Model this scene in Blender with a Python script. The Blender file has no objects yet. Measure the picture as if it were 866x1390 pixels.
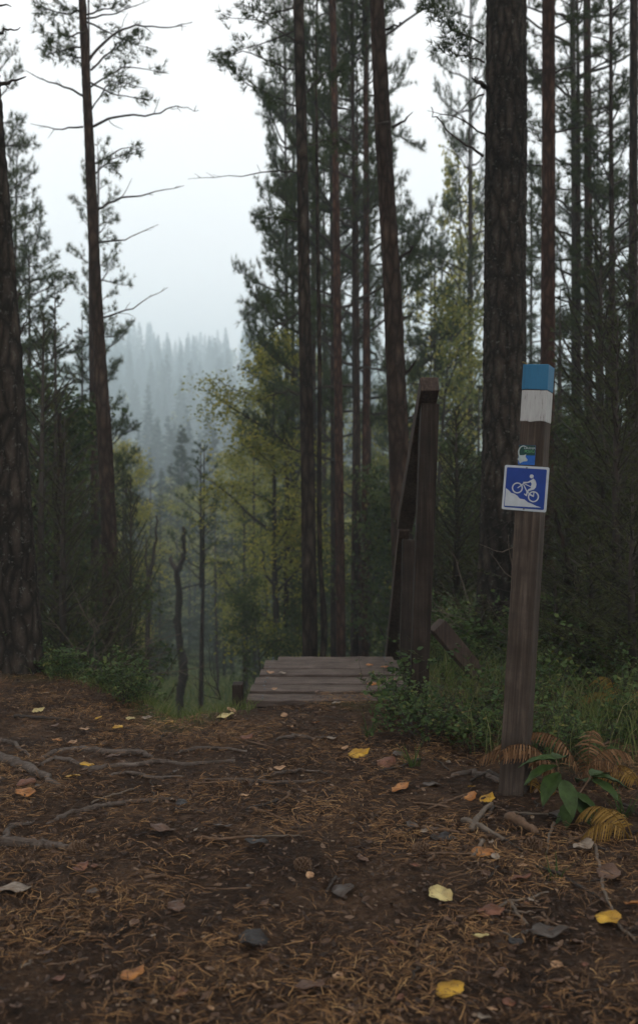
import bpy, math, random
import numpy as np
from mathutils import Vector, Matrix, noise
R = math.radians
C = bpy.context.scene.collection
random.seed(7)
RNG = np.random.default_rng(7)
F = 1400.0; CAMH = 1.05; HX, HY = 433.0, 650.0

def P(px, py, Y):
    return Vector(((px-HX)/F*Y, Y, CAMH-(py-HY)/F*Y))

# ------------------------------------------------------------------ terrain height
CR = [(-60, 6.6), (-3, 6.2), (-1.7, 5.7), (-1.0, 5.0), (-.62, 4.45), (-.3, 4.7), (.0, 4.95), (.45, 5.1), (.8, 7.0), (1.5, 9.0), (3, 10), (60, 12)]
FP = [(-100, 0), (4.4, 0), (8, -1.15), (12, -2.45), (20, -3.75), (30, -5.2), (50, -7.2), (70, -9), (110, -9.6), (150, -8), (230, 3), (330, 22), (480, 51), (560, 62), (800, 70)]
CX, CY = np.array(CR).T; FX, FY = np.array(FP).T
def gz_arr(x, y):
    x = np.asarray(x, float); y = np.asarray(y, float)
    cr = np.interp(x, CX, CY)
    d = np.maximum(y-cr, 0)
    f = np.interp(y, FX, FY)
    st = -0.62*d*d/(d+0.5)
    z = np.where(d > 0, np.maximum(np.minimum(f, 0), st), 0.0)
    z = np.where(y > 110, f, z)
    bank = np.clip((x-0.62)/0.8, 0, 1)*np.clip((y-2.9)/1.2, 0, 1)*np.clip((12-y)/3, 0, 1)*0.07
    bankl = np.clip((-1.25-x)/0.6, 0, 1)*np.clip((y-4.3)/1.0, 0, 1)*np.clip((12-y)/3, 0, 1)*0.05
    u = 0.012*np.sin(x*3.1+1.3*np.sin(y*2.1))*np.cos(y*2.7+x)+0.007*np.sin(x*9.3+y*4)*np.sin(y*8.1-x*3)
    big = np.clip((y-12)/20, 0, 1)
    u2 = big*(0.35*np.sin(x*.23+y*.11)+.25*np.sin(x*.51-y*.37)) + np.clip((y-130)/80, 0, 1)*(2.5*np.sin(x*.045+1.0)+1.0*np.sin(x*.11+y*.02))
    return z+bank+bankl+u*(1-big)+u2
def gz(x, y): return float(gz_arr(x, y))
def G(px, py):
    """point of the ground seen at a pixel (foreground only)"""
    Y = F*CAMH/(py-HY)
    for _ in range(3):
        x = (px-HX)/F*Y; Y = F*(CAMH-gz(x, Y))/(py-HY)
    x = (px-HX)/F*Y
    return Vector((x, Y, gz(x, Y)))

# ------------------------------------------------------------------ materials
def newmat(name):
    m = bpy.data.materials.new(name); m.use_nodes = True
    nt = m.node_tree
    return m, nt, nt.nodes['Principled BSDF']
def N(nt, t, **kw):
    n = nt.nodes.new(t)
    for k, v in kw.items():
        if k in n.inputs: n.inputs[k].default_value = v
        else: setattr(n, k, v)
    return n
def ramp(nt, fac, stops):
    r = nt.nodes.new('ShaderNodeValToRGB'); e = r.color_ramp.elements
    while len(e) < len(stops): e.new(.5)
    for i, (p, c) in enumerate(stops):
        e[i].position = p; e[i].color = (*c, 1)
    nt.links.new(fac, r.inputs[0]); return r
def bump(nt, b, h, s, d, prev=None):
    n = nt.nodes.new('ShaderNodeBump'); n.inputs['Strength'].default_value = s; n.inputs['Distance'].default_value = d
    nt.links.new(h, n.inputs['Height'])
    if prev: nt.links.new(prev, n.inputs['Normal'])
    nt.links.new(n.outputs[0], b.inputs['Normal']); return n.outputs[0]

def foliage_mat(name, cols, rough=.65, trans=.25, spec=.12):
    m, nt, b = newmat(name)
    a = N(nt, 'ShaderNodeAttribute', attribute_name='tint')
    oi = nt.nodes.new('ShaderNodeObjectInfo')
    ad = N(nt, 'ShaderNodeMath', operation='MULTIPLY_ADD'); nt.links.new(oi.outputs['Random'], ad.inputs[0]); ad.inputs[1].default_value = .3; nt.links.new(a.outputs['Fac'], ad.inputs[2])
    sb = N(nt, 'ShaderNodeMath', operation='SUBTRACT'); nt.links.new(ad.outputs[0], sb.inputs[0]); sb.inputs[1].default_value = .15
    k = len(cols)
    r = ramp(nt, sb.outputs[0], [(i/(k-1), c) for i, c in enumerate(cols)])
    nt.links.new(r.outputs[0], b.inputs['Base Color'])
    b.inputs['Roughness'].default_value = rough; b.inputs['Specular IOR Level'].default_value = spec
    tr = nt.nodes.new('ShaderNodeBsdfTranslucent'); nt.links.new(r.outputs[0], tr.inputs[0])
    mx = nt.nodes.new('ShaderNodeMixShader'); mx.inputs[0].default_value = trans
    nt.links.new(b.outputs[0], mx.inputs[1]); nt.links.new(tr.outputs[0], mx.inputs[2])
    nt.links.new(mx.outputs[0], nt.nodes['Material Output'].inputs[0])
    return m

def bark_mat(name, dark, mid, lite, scale=1., lichen=0.0):
    m, nt, b = newmat(name)
    tc = nt.nodes.new('ShaderNodeTexCoord')
    mp = N(nt, 'ShaderNodeMapping'); mp.inputs['Scale'].default_value = (26*scale, 26*scale, 8*scale)
    nt.links.new(tc.outputs['Object'], mp.inputs[0])
    nz = N(nt, 'ShaderNodeTexNoise', Scale=1.5, Detail=5.); nt.links.new(mp.outputs[0], nz.inputs[0])
    mxv = N(nt, 'ShaderNodeMix', data_type='VECTOR'); mxv.inputs[0].default_value = .35
    nt.links.new(mp.outputs[0], mxv.inputs[4]); nt.links.new(nz.outputs['Color'], mxv.inputs[5])
    v = N(nt, 'ShaderNodeTexVoronoi', feature='DISTANCE_TO_EDGE', Scale=1.0); nt.links.new(mxv.outputs[1], v.inputs[0])
    n2 = N(nt, 'ShaderNodeTexNoise', Scale=3., Detail=8., Roughness=.7); nt.links.new(mp.outputs[0], n2.inputs[0])
    ml = N(nt, 'ShaderNodeMath', operation='MULTIPLY'); nt.links.new(v.outputs['Distance'], ml.inputs[0]); ml.inputs[1].default_value = 2.2
    ad = N(nt, 'ShaderNodeMath', operation='MULTIPLY'); nt.links.new(ml.outputs[0], ad.inputs[0]); nt.links.new(n2.outputs[0], ad.inputs[1])
    ad.use_clamp = True
    r = ramp(nt, ad.outputs[0], [(.0, dark), (.28, mid), (.75, lite)])
    n5 = N(nt, 'ShaderNodeTexNoise', Scale=2.2, Detail=3., Roughness=.6); nt.links.new(tc.outputs['Object'], n5.inputs[0])
    r5 = ramp(nt, n5.outputs[0], [(.3, (.55, .52, .5)), (.7, (1.35, 1.3, 1.25))])
    mm = N(nt, 'ShaderNodeMix', data_type='RGBA', blend_type='MULTIPLY'); mm.inputs[0].default_value = 1; nt.links.new(r.outputs[0], mm.inputs[6]); nt.links.new(r5.outputs[0], mm.inputs[7])
    out = mm.outputs[2]
    if lichen > 0:
        n3 = N(nt, 'ShaderNodeTexNoise', Scale=38., Detail=6., Roughness=.75); nt.links.new(tc.outputs['Object'], n3.inputs[0])
        lr = ramp(nt, n3.outputs[0], [(.64-.06*lichen, (0, 0, 0)), (.72-.06*lichen, (1, 1, 1))])
        mc = N(nt, 'ShaderNodeMix', data_type='RGBA'); nt.links.new(lr.outputs[0], mc.inputs[0]); nt.links.new(out, mc.inputs[6]); mc.inputs[7].default_value = (.10, .10, .088, 1)
        out = mc.outputs[2]
    nt.links.new(out, b.inputs['Base Color'])
    b.inputs['Roughness'].default_value = .9; b.inputs['Specular IOR Level'].default_value = .12
    bump(nt, b, ad.outputs[0], .8, .012/scale)
    return m

def wood_mat(name, c1, c2, c3, axis=2, rough=.75, wear=0.):
    m, nt, b = newmat(name)
    tc = nt.nodes.new('ShaderNodeTexCoord')
    mp = N(nt, 'ShaderNodeMapping'); s = [90, 90, 90]; s[axis] = 3; mp.inputs['Scale'].default_value = s
    oi = nt.nodes.new('ShaderNodeObjectInfo'); 
    sc = N(nt, 'ShaderNodeMath', operation='MULTIPLY'); nt.links.new(oi.outputs['Random'], sc.inputs[0]); sc.inputs[1].default_value = 40
    cb = nt.nodes.new('ShaderNodeCombineXYZ')
    for i in range(3): nt.links.new(sc.outputs[0], cb.inputs[i])
    nt.links.new(cb.outputs[0], mp.inputs['Location'])
    nt.links.new(tc.outputs['Object'], mp.inputs[0])
    n1 = N(nt, 'ShaderNodeTexNoise', Scale=1., Detail=6., Roughness=.65, Distortion=.6); nt.links.new(mp.outputs[0], n1.inputs[0])
    n2 = N(nt, 'ShaderNodeTexNoise', Scale=9., Detail=5., Roughness=.6); nt.links.new(tc.outputs['Object'], n2.inputs[0])
    mx = N(nt, 'ShaderNodeMath', operation='MULTIPLY_ADD'); nt.links.new(n2.outputs[0], mx.inputs[0]); mx.inputs[1].default_value = .6
    sb = N(nt, 'ShaderNodeMath', operation='SUBTRACT'); nt.links.new(n1.outputs[0], sb.inputs[0]); sb.inputs[1].default_value = .3
    nt.links.new(sb.outputs[0], mx.inputs[2])
    r = ramp(nt, mx.outputs[0], [(.25, c1), (.5, c2), (.72, c3)])
    nt.links.new(r.outputs[0], b.inputs['Base Color'])
    b.inputs['Roughness'].default_value = rough; b.inputs['Specular IOR Level'].default_value = .15
    bump(nt, b, n1.outputs[0], .5, .003)
    return m

def flat_mat(name, col, rough=.5, var=.25, scale=30, spec=.2):
    m, nt, b = newmat(name)
    tc = nt.nodes.new('ShaderNodeTexCoord')
    n1 = N(nt, 'ShaderNodeTexNoise', Scale=float(scale), Detail=6., Roughness=.7); nt.links.new(tc.outputs['Object'], n1.inputs[0])
    lo = tuple(c*(1-var) for c in col); hi = tuple(min(1, c*(1+var*.6)) for c in col)
    r = ramp(nt, n1.outputs[0], [(.3, lo), (.7, hi)])
    nt.links.new(r.outputs[0], b.inputs['Base Color']); b.inputs['Roughness'].default_value = rough
    b.inputs['Specular IOR Level'].default_value = spec
    bump(nt, b, n1.outputs[0], .15, .002)
    return m

def paint_mat(name, col, under, amt):
    m, nt, b = newmat(name)
    tc = nt.nodes.new('ShaderNodeTexCoord')
    mp = N(nt, 'ShaderNodeMapping'); mp.inputs['Scale'].default_value = (120, 120, 14)
    nt.links.new(tc.outputs['Object'], mp.inputs[0])
    n1 = N(nt, 'ShaderNodeTexNoise', Scale=1., Detail=8., Roughness=.75); nt.links.new(mp.outputs[0], n1.inputs[0])
    r = ramp(nt, n1.outputs[0], [(.30+amt, under), (.40+amt, tuple(c*.8 for c in col)), (.7, col)])
    nt.links.new(r.outputs[0], b.inputs['Base Color']); b.inputs['Roughness'].default_value = .6
    bump(nt, b, n1.outputs[0], .4, .002)
    return m

M = {}
M['bark'] = bark_mat('pine_bark', (.012, .009, .007), (.045, .034, .027), (.10, .08, .066), 1.0, .5)
M['bark_l'] = bark_mat('pine_bark_lichen', (.012, .010, .008), (.042, .034, .028), (.10, .085, .07), 1.0, 1.0)
M['bark_red'] = bark_mat('pine_bark_red', (.026, .014, .010), (.070, .038, .027), (.12, .072, .053), 1.2, .0)
M['bark_mid'] = bark_mat('pine_bark_mid', (.020, .013, .010), (.052, .036, .028), (.095, .066, .053), 1.1, .2)
M['twig'] = flat_mat('twig_bark', (.045, .036, .030), .9, .3, 20)
M['dead'] = flat_mat('dead_wood', (.14, .11, .085), .9, .4, 25)
M['dead_dark'] = flat_mat('dead_bark', (.05, .04, .033), .9, .4, 18)
M['root'] = wood_mat('root_bark', (.035, .026, .020), (.085, .066, .054), (.15, .12, .10), 0)
M['needle'] = foliage_mat('pine_needles', [(.028, .042, .018), (.055, .075, .028), (.095, .11, .04)], trans=.35)
M['spruce'] = foliage_mat('spruce_needles', [(.018, .028, .013), (.034, .046, .020), (.058, .066, .026)])
M['juniper'] = foliage_mat('juniper_needles', [(.038, .046, .020), (.065, .074, .030), (.11, .11, .042)])
M['birch'] = foliage_mat('birch_leaves', [(.11, .135, .04), (.22, .23, .055), (.36, .33, .065), (.52, .42, .08)], trans=.5)
M['birch_y'] = foliage_mat('birch_leaves_yellow', [(.11, .14, .045), (.19, .21, .06), (.34, .31, .07), (.60, .46, .08)], trans=.4)
M['alder'] = foliage_mat('alder_leaves', [(.035, .055, .022), (.06, .085, .03), (.10, .12, .04), (.12, .10, .03)], trans=.35)
M['herb'] = foliage_mat('bilberry_leaves', [(.028, .055, .018), (.048, .085, .026), (.085, .125, .035), (.18, .16, .045)], trans=.3, spec=.2)
M['grass'] = foliage_mat('grass_blades', [(.05, .08, .022), (.10, .14, .038), (.19, .20, .08), (.30, .26, .13)], trans=.35)
M['litter'] = foliage_mat('needle_litter', [(.03, .016, .010), (.11, .058, .026), (.22, .112, .045), (.39, .22, .088), (.52, .37, .18)], trans=.0, rough=.65, spec=.2)
M['flake'] = foliage_mat('litter_flakes', [(.014, .009, .006), (.045, .026, .017), (.12, .07, .044), (.24, .17, .115)], trans=.0, rough=.7, spec=.2)
M['fern'] = foliage_mat('dead_fern', [(.08, .042, .020), (.17, .09, .042), (.30, .175, .09)], trans=.35)
M['fern_y'] = foliage_mat('yellow_fern', [(.12, .07, .02), (.24, .14, .03), (.36, .22, .07)], trans=.35)
M['broad'] = flat_mat('broad_leaf', (.034, .060, .014), .6, .55, 28)
M['plank'] = wood_mat('weathered_plank', (.035, .025, .021), (.092, .068, .056), (.175, .138, .116), 0)
M['timber'] = wood_mat('dark_timber', (.009, .0065, .005), (.023, .016, .012), (.05, .037, .03), 2)
M['brace'] = wood_mat('brace_timber', (.02, .014, .011), (.05, .034, .027), (.09, .065, .05), 2)
M['postwood'] = wood_mat('post_wood', (.020, .0145, .011), (.048, .036, .028), (.10, .076, .061), 2)
M['blue'] = paint_mat('blue_paint', (.008, .13, .26), (.015, .06, .09), -.02)
M['white'] = paint_mat('white_paint', (.42, .42, .41), (.12, .09, .075), .04)
M['signblue'] = flat_mat('sign_blue', (.003, .032, .21), .3, .12, 25)
M['signwhite'] = flat_mat('sign_white', (.42, .45, .48), .35, .12, 40)
M['stgreen'] = flat_mat('sticker_green', (.006, .045, .035), .35, .2, 60)
M['stblue'] = flat_mat('sticker_blue', (.01, .09, .36), .35, .2, 60)
M['stgrey'] = flat_mat('sticker_pale', (.34, .40, .40), .4, .2, 60)
M['stlime'] = flat_mat('sticker_lime', (.10, .30, .12), .4, .2, 60)
M['screw'] = flat_mat('screw_metal', (.10, .11, .12), .4, .2, 60); 
M['cone'] = flat_mat('pine_cone', (.13, .08, .05), .8, .4, 60)

def leaf_mat(name, col, spot=(.10, .05, .02), amt=.5):
    m, nt, b = newmat(name)
    tc = nt.nodes.new('ShaderNodeTexCoord')
    n1 = N(nt, 'ShaderNodeTexNoise', Scale=45., Detail=4., Roughness=.65); nt.links.new(tc.outputs['Object'], n1.inputs[0])
    r = ramp(nt, n1.outputs[0], [(.34, spot), (.34+.14*amt+.02, tuple(c*.85 for c in col)), (.75, col)])
    sp = nt.nodes.new('ShaderNodeSeparateXYZ'); nt.links.new(tc.outputs['Object'], sp.inputs[0])
    ab = N(nt, 'ShaderNodeMath', operation='ABSOLUTE'); nt.links.new(sp.outputs[1], ab.inputs[0])
    ma = N(nt, 'ShaderNodeMath', operation='MULTIPLY_ADD'); nt.links.new(ab.outputs[0], ma.inputs[0]); ma.inputs[1].default_value = .8; nt.links.new(sp.outputs[0], ma.inputs[2])
    m2 = N(nt, 'ShaderNodeMath', operation='MULTIPLY'); nt.links.new(ma.outputs[0], m2.inputs[0]); m2.inputs[1].default_value = 900
    sn = N(nt, 'ShaderNodeMath', operation='SINE'); nt.links.new(m2.outputs[0], sn.inputs[0])
    lt = N(nt, 'ShaderNodeMath', operation='GREATER_THAN'); nt.links.new(sn.outputs[0], lt.inputs[0]); lt.inputs[1].default_value = .85
    mr = N(nt, 'ShaderNodeMath', operation='LESS_THAN'); nt.links.new(ab.outputs[0], mr.inputs[0]); mr.inputs[1].default_value = .0008
    mxv = N(nt, 'ShaderNodeMath', operation='MAXIMUM'); nt.links.new(lt.outputs[0], mxv.inputs[0]); nt.links.new(mr.outputs[0], mxv.inputs[1])
    sc_ = N(nt, 'ShaderNodeMath', operation='MULTIPLY'); nt.links.new(mxv.outputs[0], sc_.inputs[0]); sc_.inputs[1].default_value = .45
    mc = N(nt, 'ShaderNodeMix', data_type='RGBA', blend_type='MULTIPLY'); nt.links.new(sc_.outputs[0], mc.inputs[0]); nt.links.new(r.outputs[0], mc.inputs[6]); mc.inputs[7].default_value = (.45, .38, .3, 1)
    n6 = N(nt, 'ShaderNodeTexNoise', Scale=14.); oi = nt.nodes.new('ShaderNodeObjectInfo'); nt.links.new(tc.outputs['Object'], n6.inputs[0])
    r6 = ramp(nt, n6.outputs[0], [(.4, (.5, .42, .36)), (.6, (1, 1, 1))])
    m6 = N(nt, 'ShaderNodeMix', data_type='RGBA', blend_type='MULTIPLY'); m6.inputs[0].default_value = .7; nt.links.new(mc.outputs[2], m6.inputs[6]); nt.links.new(r6.outputs[0], m6.inputs[7])
    nt.links.new(m6.outputs[2], b.inputs['Base Color']); b.inputs['Roughness'].default_value = .5; b.inputs['Specular IOR Level'].default_value = .3
    bump(nt, b, n1.outputs[0], .3, .002)
    return m
LM = dict(yellow=leaf_mat('leaf_yellow', (.62, .36, .035)), pale=leaf_mat('leaf_pale', (.66, .55, .24), (.3, .2, .08), .3), orange=leaf_mat('leaf_orange', (.48, .20, .05)),
          rust=leaf_mat('leaf_rust', (.19, .075, .04)), brown=leaf_mat('leaf_brown', (.15, .085, .055)), grey=leaf_mat('leaf_grey', (.095, .075, .062), (.06, .045, .035)),
          peach=leaf_mat('leaf_peach', (.50, .30, .16)), dark=leaf_mat('leaf_dark', (.030, .025, .023), (.015, .014, .014)), bone=leaf_mat('leaf_bone', (.33, .27, .21), (.12, .08, .05), .6), red=leaf_mat('leaf_red', (.45, .09, .03)))

# ground
def ground_mat():
    m, nt, b = newmat('forest_ground')
    tc = nt.nodes.new('ShaderNodeTexCoord')
    n1 = N(nt, 'ShaderNodeTexNoise', Scale=3., Detail=8., Roughness=.7); nt.links.new(tc.outputs['Object'], n1.inputs[0])
    n2 = N(nt, 'ShaderNodeTexNoise', Scale=45., Detail=8., Roughness=.75); nt.links.new(tc.outputs['Object'], n2.inputs[0])
    n4 = N(nt, 'ShaderNodeTexNoise', Scale=260., Detail=4., Roughness=.7); nt.links.new(tc.outputs['Object'], n4.inputs[0])
    mm = N(nt, 'ShaderNodeMath', operation='MULTIPLY_ADD'); nt.links.new(n1.outputs[0], mm.inputs[0]); mm.inputs[1].default_value = .5
    m3 = N(nt, 'ShaderNodeMath', operation='MULTIPLY'); nt.links.new(n2.outputs[0], m3.inputs[0]); m3.inputs[1].default_value = .5
    nt.links.new(m3.outputs[0], mm.inputs[2])
    soil = ramp(nt, mm.outputs[0], [(.36, (.015, .009, .006)), (.5, (.058, .033, .019)), (.62, (.14, .082, .048))])
    n3 = N(nt, 'ShaderNodeTexNoise', Scale=.8, Detail=9., Roughness=.7); nt.links.new(tc.outputs['Object'], n3.inputs[0])
    green = ramp(nt, n3.outputs[0], [(.35, (.035, .042, .016)), (.5, (.06, .08, .025)), (.68, (.10, .12, .04))])
    a = N(nt, 'ShaderNodeAttribute', attribute_name='veg')
    mx = N(nt, 'ShaderNodeMix', data_type='RGBA'); nt.links.new(a.outputs['Fac'], mx.inputs[0]); nt.links.new(soil.outputs[0], mx.inputs[6]); nt.links.new(green.outputs[0], mx.inputs[7])
    nt.links.new(mx.outputs[2], b.inputs['Base Color']); b.inputs['Roughness'].default_value = .85; b.inputs['Specular IOR Level'].default_value = .12
    p = bump(nt, b, n2.outputs[0], .9, .03)
    bump(nt, b, n4.outputs[0], .6, .006, p)
    return m
M['ground'] = ground_mat()

# ------------------------------------------------------------------ object helpers
def mk(name, me, mat=None, parent=None, loc=None):
    o = bpy.data.objects.new(name, me); C.objects.link(o)
    if mat is not None and me is not None and not me.materials: me.materials.append(mat)
    if parent: o.parent = parent
    if loc is not None: o.location = loc
    return o
def tag(o, label=None, cat=None, group=None, kind=None):
    if label: o['label'] = label
    if cat: o['category'] = cat
    if group: o['group'] = group
    if kind: o['kind'] = kind
    return o
def empty(name, loc, label, cat, group=None):
    o = bpy.data.objects.new(name, None); C.objects.link(o); o.location = loc; o.empty_display_size = .1
    return tag(o, label, cat, group)

def mesh_np(name, V, Fc, tint=None, smooth=False):
    """V (n,3); Fc (m,k) all faces of the same size"""
    V = np.asarray(V, np.float32); Fc = np.asarray(Fc, np.int32)
    me = bpy.data.meshes.new(name); m, k = Fc.shape
    me.vertices.add(len(V)); me.vertices.foreach_set('co', V.ravel())
    me.loops.add(m*k); me.loops.foreach_set('vertex_index', Fc.ravel())
    me.polygons.add(m); me.polygons.foreach_set('loop_start', np.arange(0, m*k, k, dtype=np.int32)); me.polygons.foreach_set('loop_total', np.full(m, k, np.int32))
    if smooth: me.polygons.foreach_set('use_smooth', np.ones(m, bool))
    if tint is not None:
        at = me.attributes.new('tint', 'FLOAT', 'FACE'); at.data.foreach_set('value', np.asarray(tint, np.float32))
    me.update(calc_edges=True); return me

class MB:
    def __init__(s): s.v = []; s.f = []
    def add(s, vs, fs):
        b = len(s.v); s.v += [tuple(v) for v in vs]; s.f += [tuple(i+b for i in f) for f in fs]
    def box(s, c, size, mat=None):
        x, y, z = [k/2 for k in size]; c = Vector(c)
        vs = [Vector((sx*x, sy*y, sz*z)) for sx in (-1, 1) for sy in (-1, 1) for sz in (-1, 1)]
        if mat is not None: vs = [mat @ v for v in vs]
        s.add([v+c for v in vs], [(0, 1, 3, 2), (4, 6, 7, 5), (0, 4, 5, 1), (2, 3, 7, 6), (0, 2, 6, 4), (1, 5, 7, 3)])
    def tube(s, pts, rad, n=6, cap=True):
        pts = [Vector(p) for p in pts]; b = len(s.v); k = len(pts)
        if not hasattr(rad, '__len__'): rad = [rad]*k
        up = None
        for i, p in enumerate(pts):
            t = (pts[min(i+1, k-1)]-pts[max(i-1, 0)])
            if t.length < 1e-9: t = Vector((0, 0, 1))
            t.normalize()
            if up is None:
                up = t.orthogonal().normalized()
            else:
                up = (up-t*up.dot(t)); up = up.normalized() if up.length > 1e-6 else t.orthogonal().normalized()
            w = t.cross(up)
            for j in range(n):
                a = 2*math.pi*j/n
                s.v.append(tuple(p+(up*math.cos(a)+w*math.sin(a))*rad[i]))
        for i in range(k-1):
            for j in range(n):
                j2 = (j+1) % n
                s.f.append((b+i*n+j, b+i*n+j2, b+(i+1)*n+j2, b+(i+1)*n+j))
        if cap:
            s.f.append(tuple(b+j for j in reversed(range(n)))); s.f.append(tuple(b+(k-1)*n+j for j in range(n)))
    def mesh(s, name, smooth=True, tint=None):
        me = bpy.data.meshes.new(name); me.from_pydata(s.v, [], s.f)
        if smooth: me.polygons.foreach_set('use_smooth', [True]*len(s.f))
        if tint is not None:
            at = me.attributes.new('tint', 'FLOAT', 'FACE'); at.data.foreach_set('value', tint)
        me.update(); return me
    def build(s, name, mat, parent=None, smooth=True, loc=None):
        return mk(name, s.mesh(name, smooth), mat, parent, loc)

def bevel(o, w=.004, seg=2):
    md = o.modifiers.new('bevel', 'BEVEL'); md.width = w; md.segments = seg; md.limit_method = 'ANGLE'
    return o

# vectorised clouds ------------------------------------------------
def unit(a): return a/np.maximum(np.linalg.norm(a, axis=-1, keepdims=True), 1e-9)
def tufts(name, Pn, D, n, L, w, spread=.9, rng=RNG, tint_sd=.16, base=.5):
    """bundles of thin needle triangles at points Pn pointing roughly along D"""
    Pn = np.asarray(Pn, float); D = unit(np.asarray(D, float)); k = len(Pn)
    d = np.repeat(D, n, 0)+rng.normal(0, spread*.6, (k*n, 3)); d = unit(d)
    o = np.repeat(Pn, n, 0)
    s = unit(np.cross(d, rng.normal(0, 1, (k*n, 3))))
    L = np.repeat(np.broadcast_to(L, (k,)), n)[:, None]; w = np.repeat(np.broadcast_to(w, (k,)), n)[:, None]
    l = L*rng.uniform(.6, 1.15, (k*n, 1))
    V = np.empty((k*n, 3, 3)); V[:, 0] = o-s*w/2; V[:, 1] = o+s*w/2; V[:, 2] = o+d*l
    t = np.clip(np.repeat(rng.normal(base, tint_sd, k), n)+rng.normal(0, .08, k*n), 0, 1)
    return mesh_np(name, V.reshape(-1, 3), np.arange(k*n*3).reshape(-1, 3), t)
def leaves(name, Pn, size, asp=.6, rng=RNG, tint=None, flat=0., Nn=None, droop=None):
    """diamond leaves with a fold, random facing; flat pulls normals upward"""
    Pn = np.asarray(Pn, float); k = len(Pn)
    nrm = rng.normal(0, 1, (k, 3)); nrm[:, 2] = np.abs(nrm[:, 2])+flat*2; nrm = unit(nrm)
    a = unit(np.cross(nrm, rng.normal(0, 1, (k, 3))))
    if droop is not None:
        a = unit(a*(1-droop)+np.array([0, 0, -1.])*droop)
    b = unit(np.cross(nrm, a)); nrm = np.cross(a, b)
    L = size*rng.uniform(.6, 1.25, (k, 1)); W = L*asp/2
    V = np.empty((k, 6, 3))
    V[:, 0] = Pn; V[:, 1] = Pn+a*L*.35+b*W-nrm*W*.25; V[:, 2] = Pn+a*L*.75+b*W*.65-nrm*L*.08
    V[:, 3] = Pn+a*L-nrm*L*.15; V[:, 4] = Pn+a*L*.75-b*W*.65-nrm*L*.08; V[:, 5] = Pn+a*L*.35-b*W-nrm*W*.25
    i = np.arange(k)[:, None]*6
    Fc = np.concatenate([i+[0, 1, 2, 3], i+[0, 3, 4, 5]])
    if tint is None: tint = np.clip(rng.normal(.45, .2, k), 0, 1)
    return mesh_np(name, V.reshape(-1, 3), Fc, np.concatenate([tint, tint]))

def curve(p, d, L, n, wig, lift, rnd):
    p = Vector(p); d = Vector(d).normalized(); out = [p.copy()]
    for i in range(n):
        d = (d+Vector((rnd.gauss(0, wig), rnd.gauss(0, wig), rnd.gauss(0, wig)+lift))).normalized()
        p = p+d*(L/n); out.append(p.copy())
    return out

def pine_branch(mb, TP, TD, p0, az, L, elev, r0, rnd, dens=1., bare=.25, lift=.04, seg=8, side=4):
    d = Vector((math.cos(az)*math.cos(elev), math.sin(az)*math.cos(elev), math.sin(elev)))
    pts = curve(p0, d, L, seg, .13, lift, rnd)
    mb.tube(pts, [r0*(1-.85*i/seg) for i in range(seg+1)], side, False)
    ns = max(3, int(L*9*dens))
    for s in range(ns):
        t = bare+(1-bare)*(s+rnd.random())/ns
        i = min(int(t*seg), seg-1); fr = t*seg-i
        q = pts[i].lerp(pts[i+1], fr); dd = (pts[i+1]-pts[i]).normalized()
        sd = 1 if s % 2 else -1
        ang = sd*R(rnd.uniform(25, 65))
        d2 = Matrix.Rotation(ang, 3, 'Z') @ dd; d2.z += rnd.uniform(-.1, .25)
        l2 = L*.42*(1.1-t)*rnd.uniform(.6, 1.2)+.10
        p2 = curve(q, d2, l2, 4, .2, lift*1.5, rnd)
        mb.tube(p2, [r0*.28*(1-.18*j) for j in range(5)], 3, False)
        nt = max(2, int(l2/.07))
        for j in range(nt):
            u = .3+.7*(j+1)/nt; k = min(int(u*4), 3)
            qq = p2[k].lerp(p2[k+1], u*4-k)
            TP.append(qq+Vector((rnd.gauss(0, .02), rnd.gauss(0, .02), rnd.gauss(0, .015)))); d3 = (p2[k+1]-p2[k]).normalized()
            TD.append(d3+Vector((rnd.gauss(0, .35), rnd.gauss(0, .35), .25)))
    for j in range(3):
        TP.append(pts[-1]); TD.append((pts[-1]-pts[-2]).normalized()+Vector((rnd.gauss(0, .3), rnd.gauss(0, .3), .2)))

def pine_crown(name, H, r_low, r_top, n, seed, dens=1., L=.07, w=.007, nn=12, elev=(5, 35), mat=None, base=.5, z0=0., lowsparse=.0):
    """two meshes: limbs and needles, for a crown from z0 to z0+H on a vertical axis"""
    rnd = random.Random(seed); rg = np.random.default_rng(seed)
    mb = MB(); TP = []; TD = []
    for i in range(n):
        t = (i+rnd.random())/n
        if t < lowsparse and rnd.random() < .55: continue
        rr = (r_low*(1-t)+r_top*t)*rnd.uniform(.55, 1.2)
        e = R(rnd.uniform(*elev))+t*.25-.1*(1-t)
        pine_branch(mb, TP, TD, (0, 0, z0+t*H), i*2.4+rnd.uniform(-.5, .5), rr, e, .010+.009*rr, rnd, dens, .2+.25*(1-t))
    mb.tube([(0, 0, z0), (0, 0, z0+H*.5), (0, 0, z0+H+.1)], [.035, .022, .006], 5)
    return mb.mesh(name+'_limbs'), tufts(name+'_needles', TP, TD, nn, L, w, .9, rg, base=base)

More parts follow.
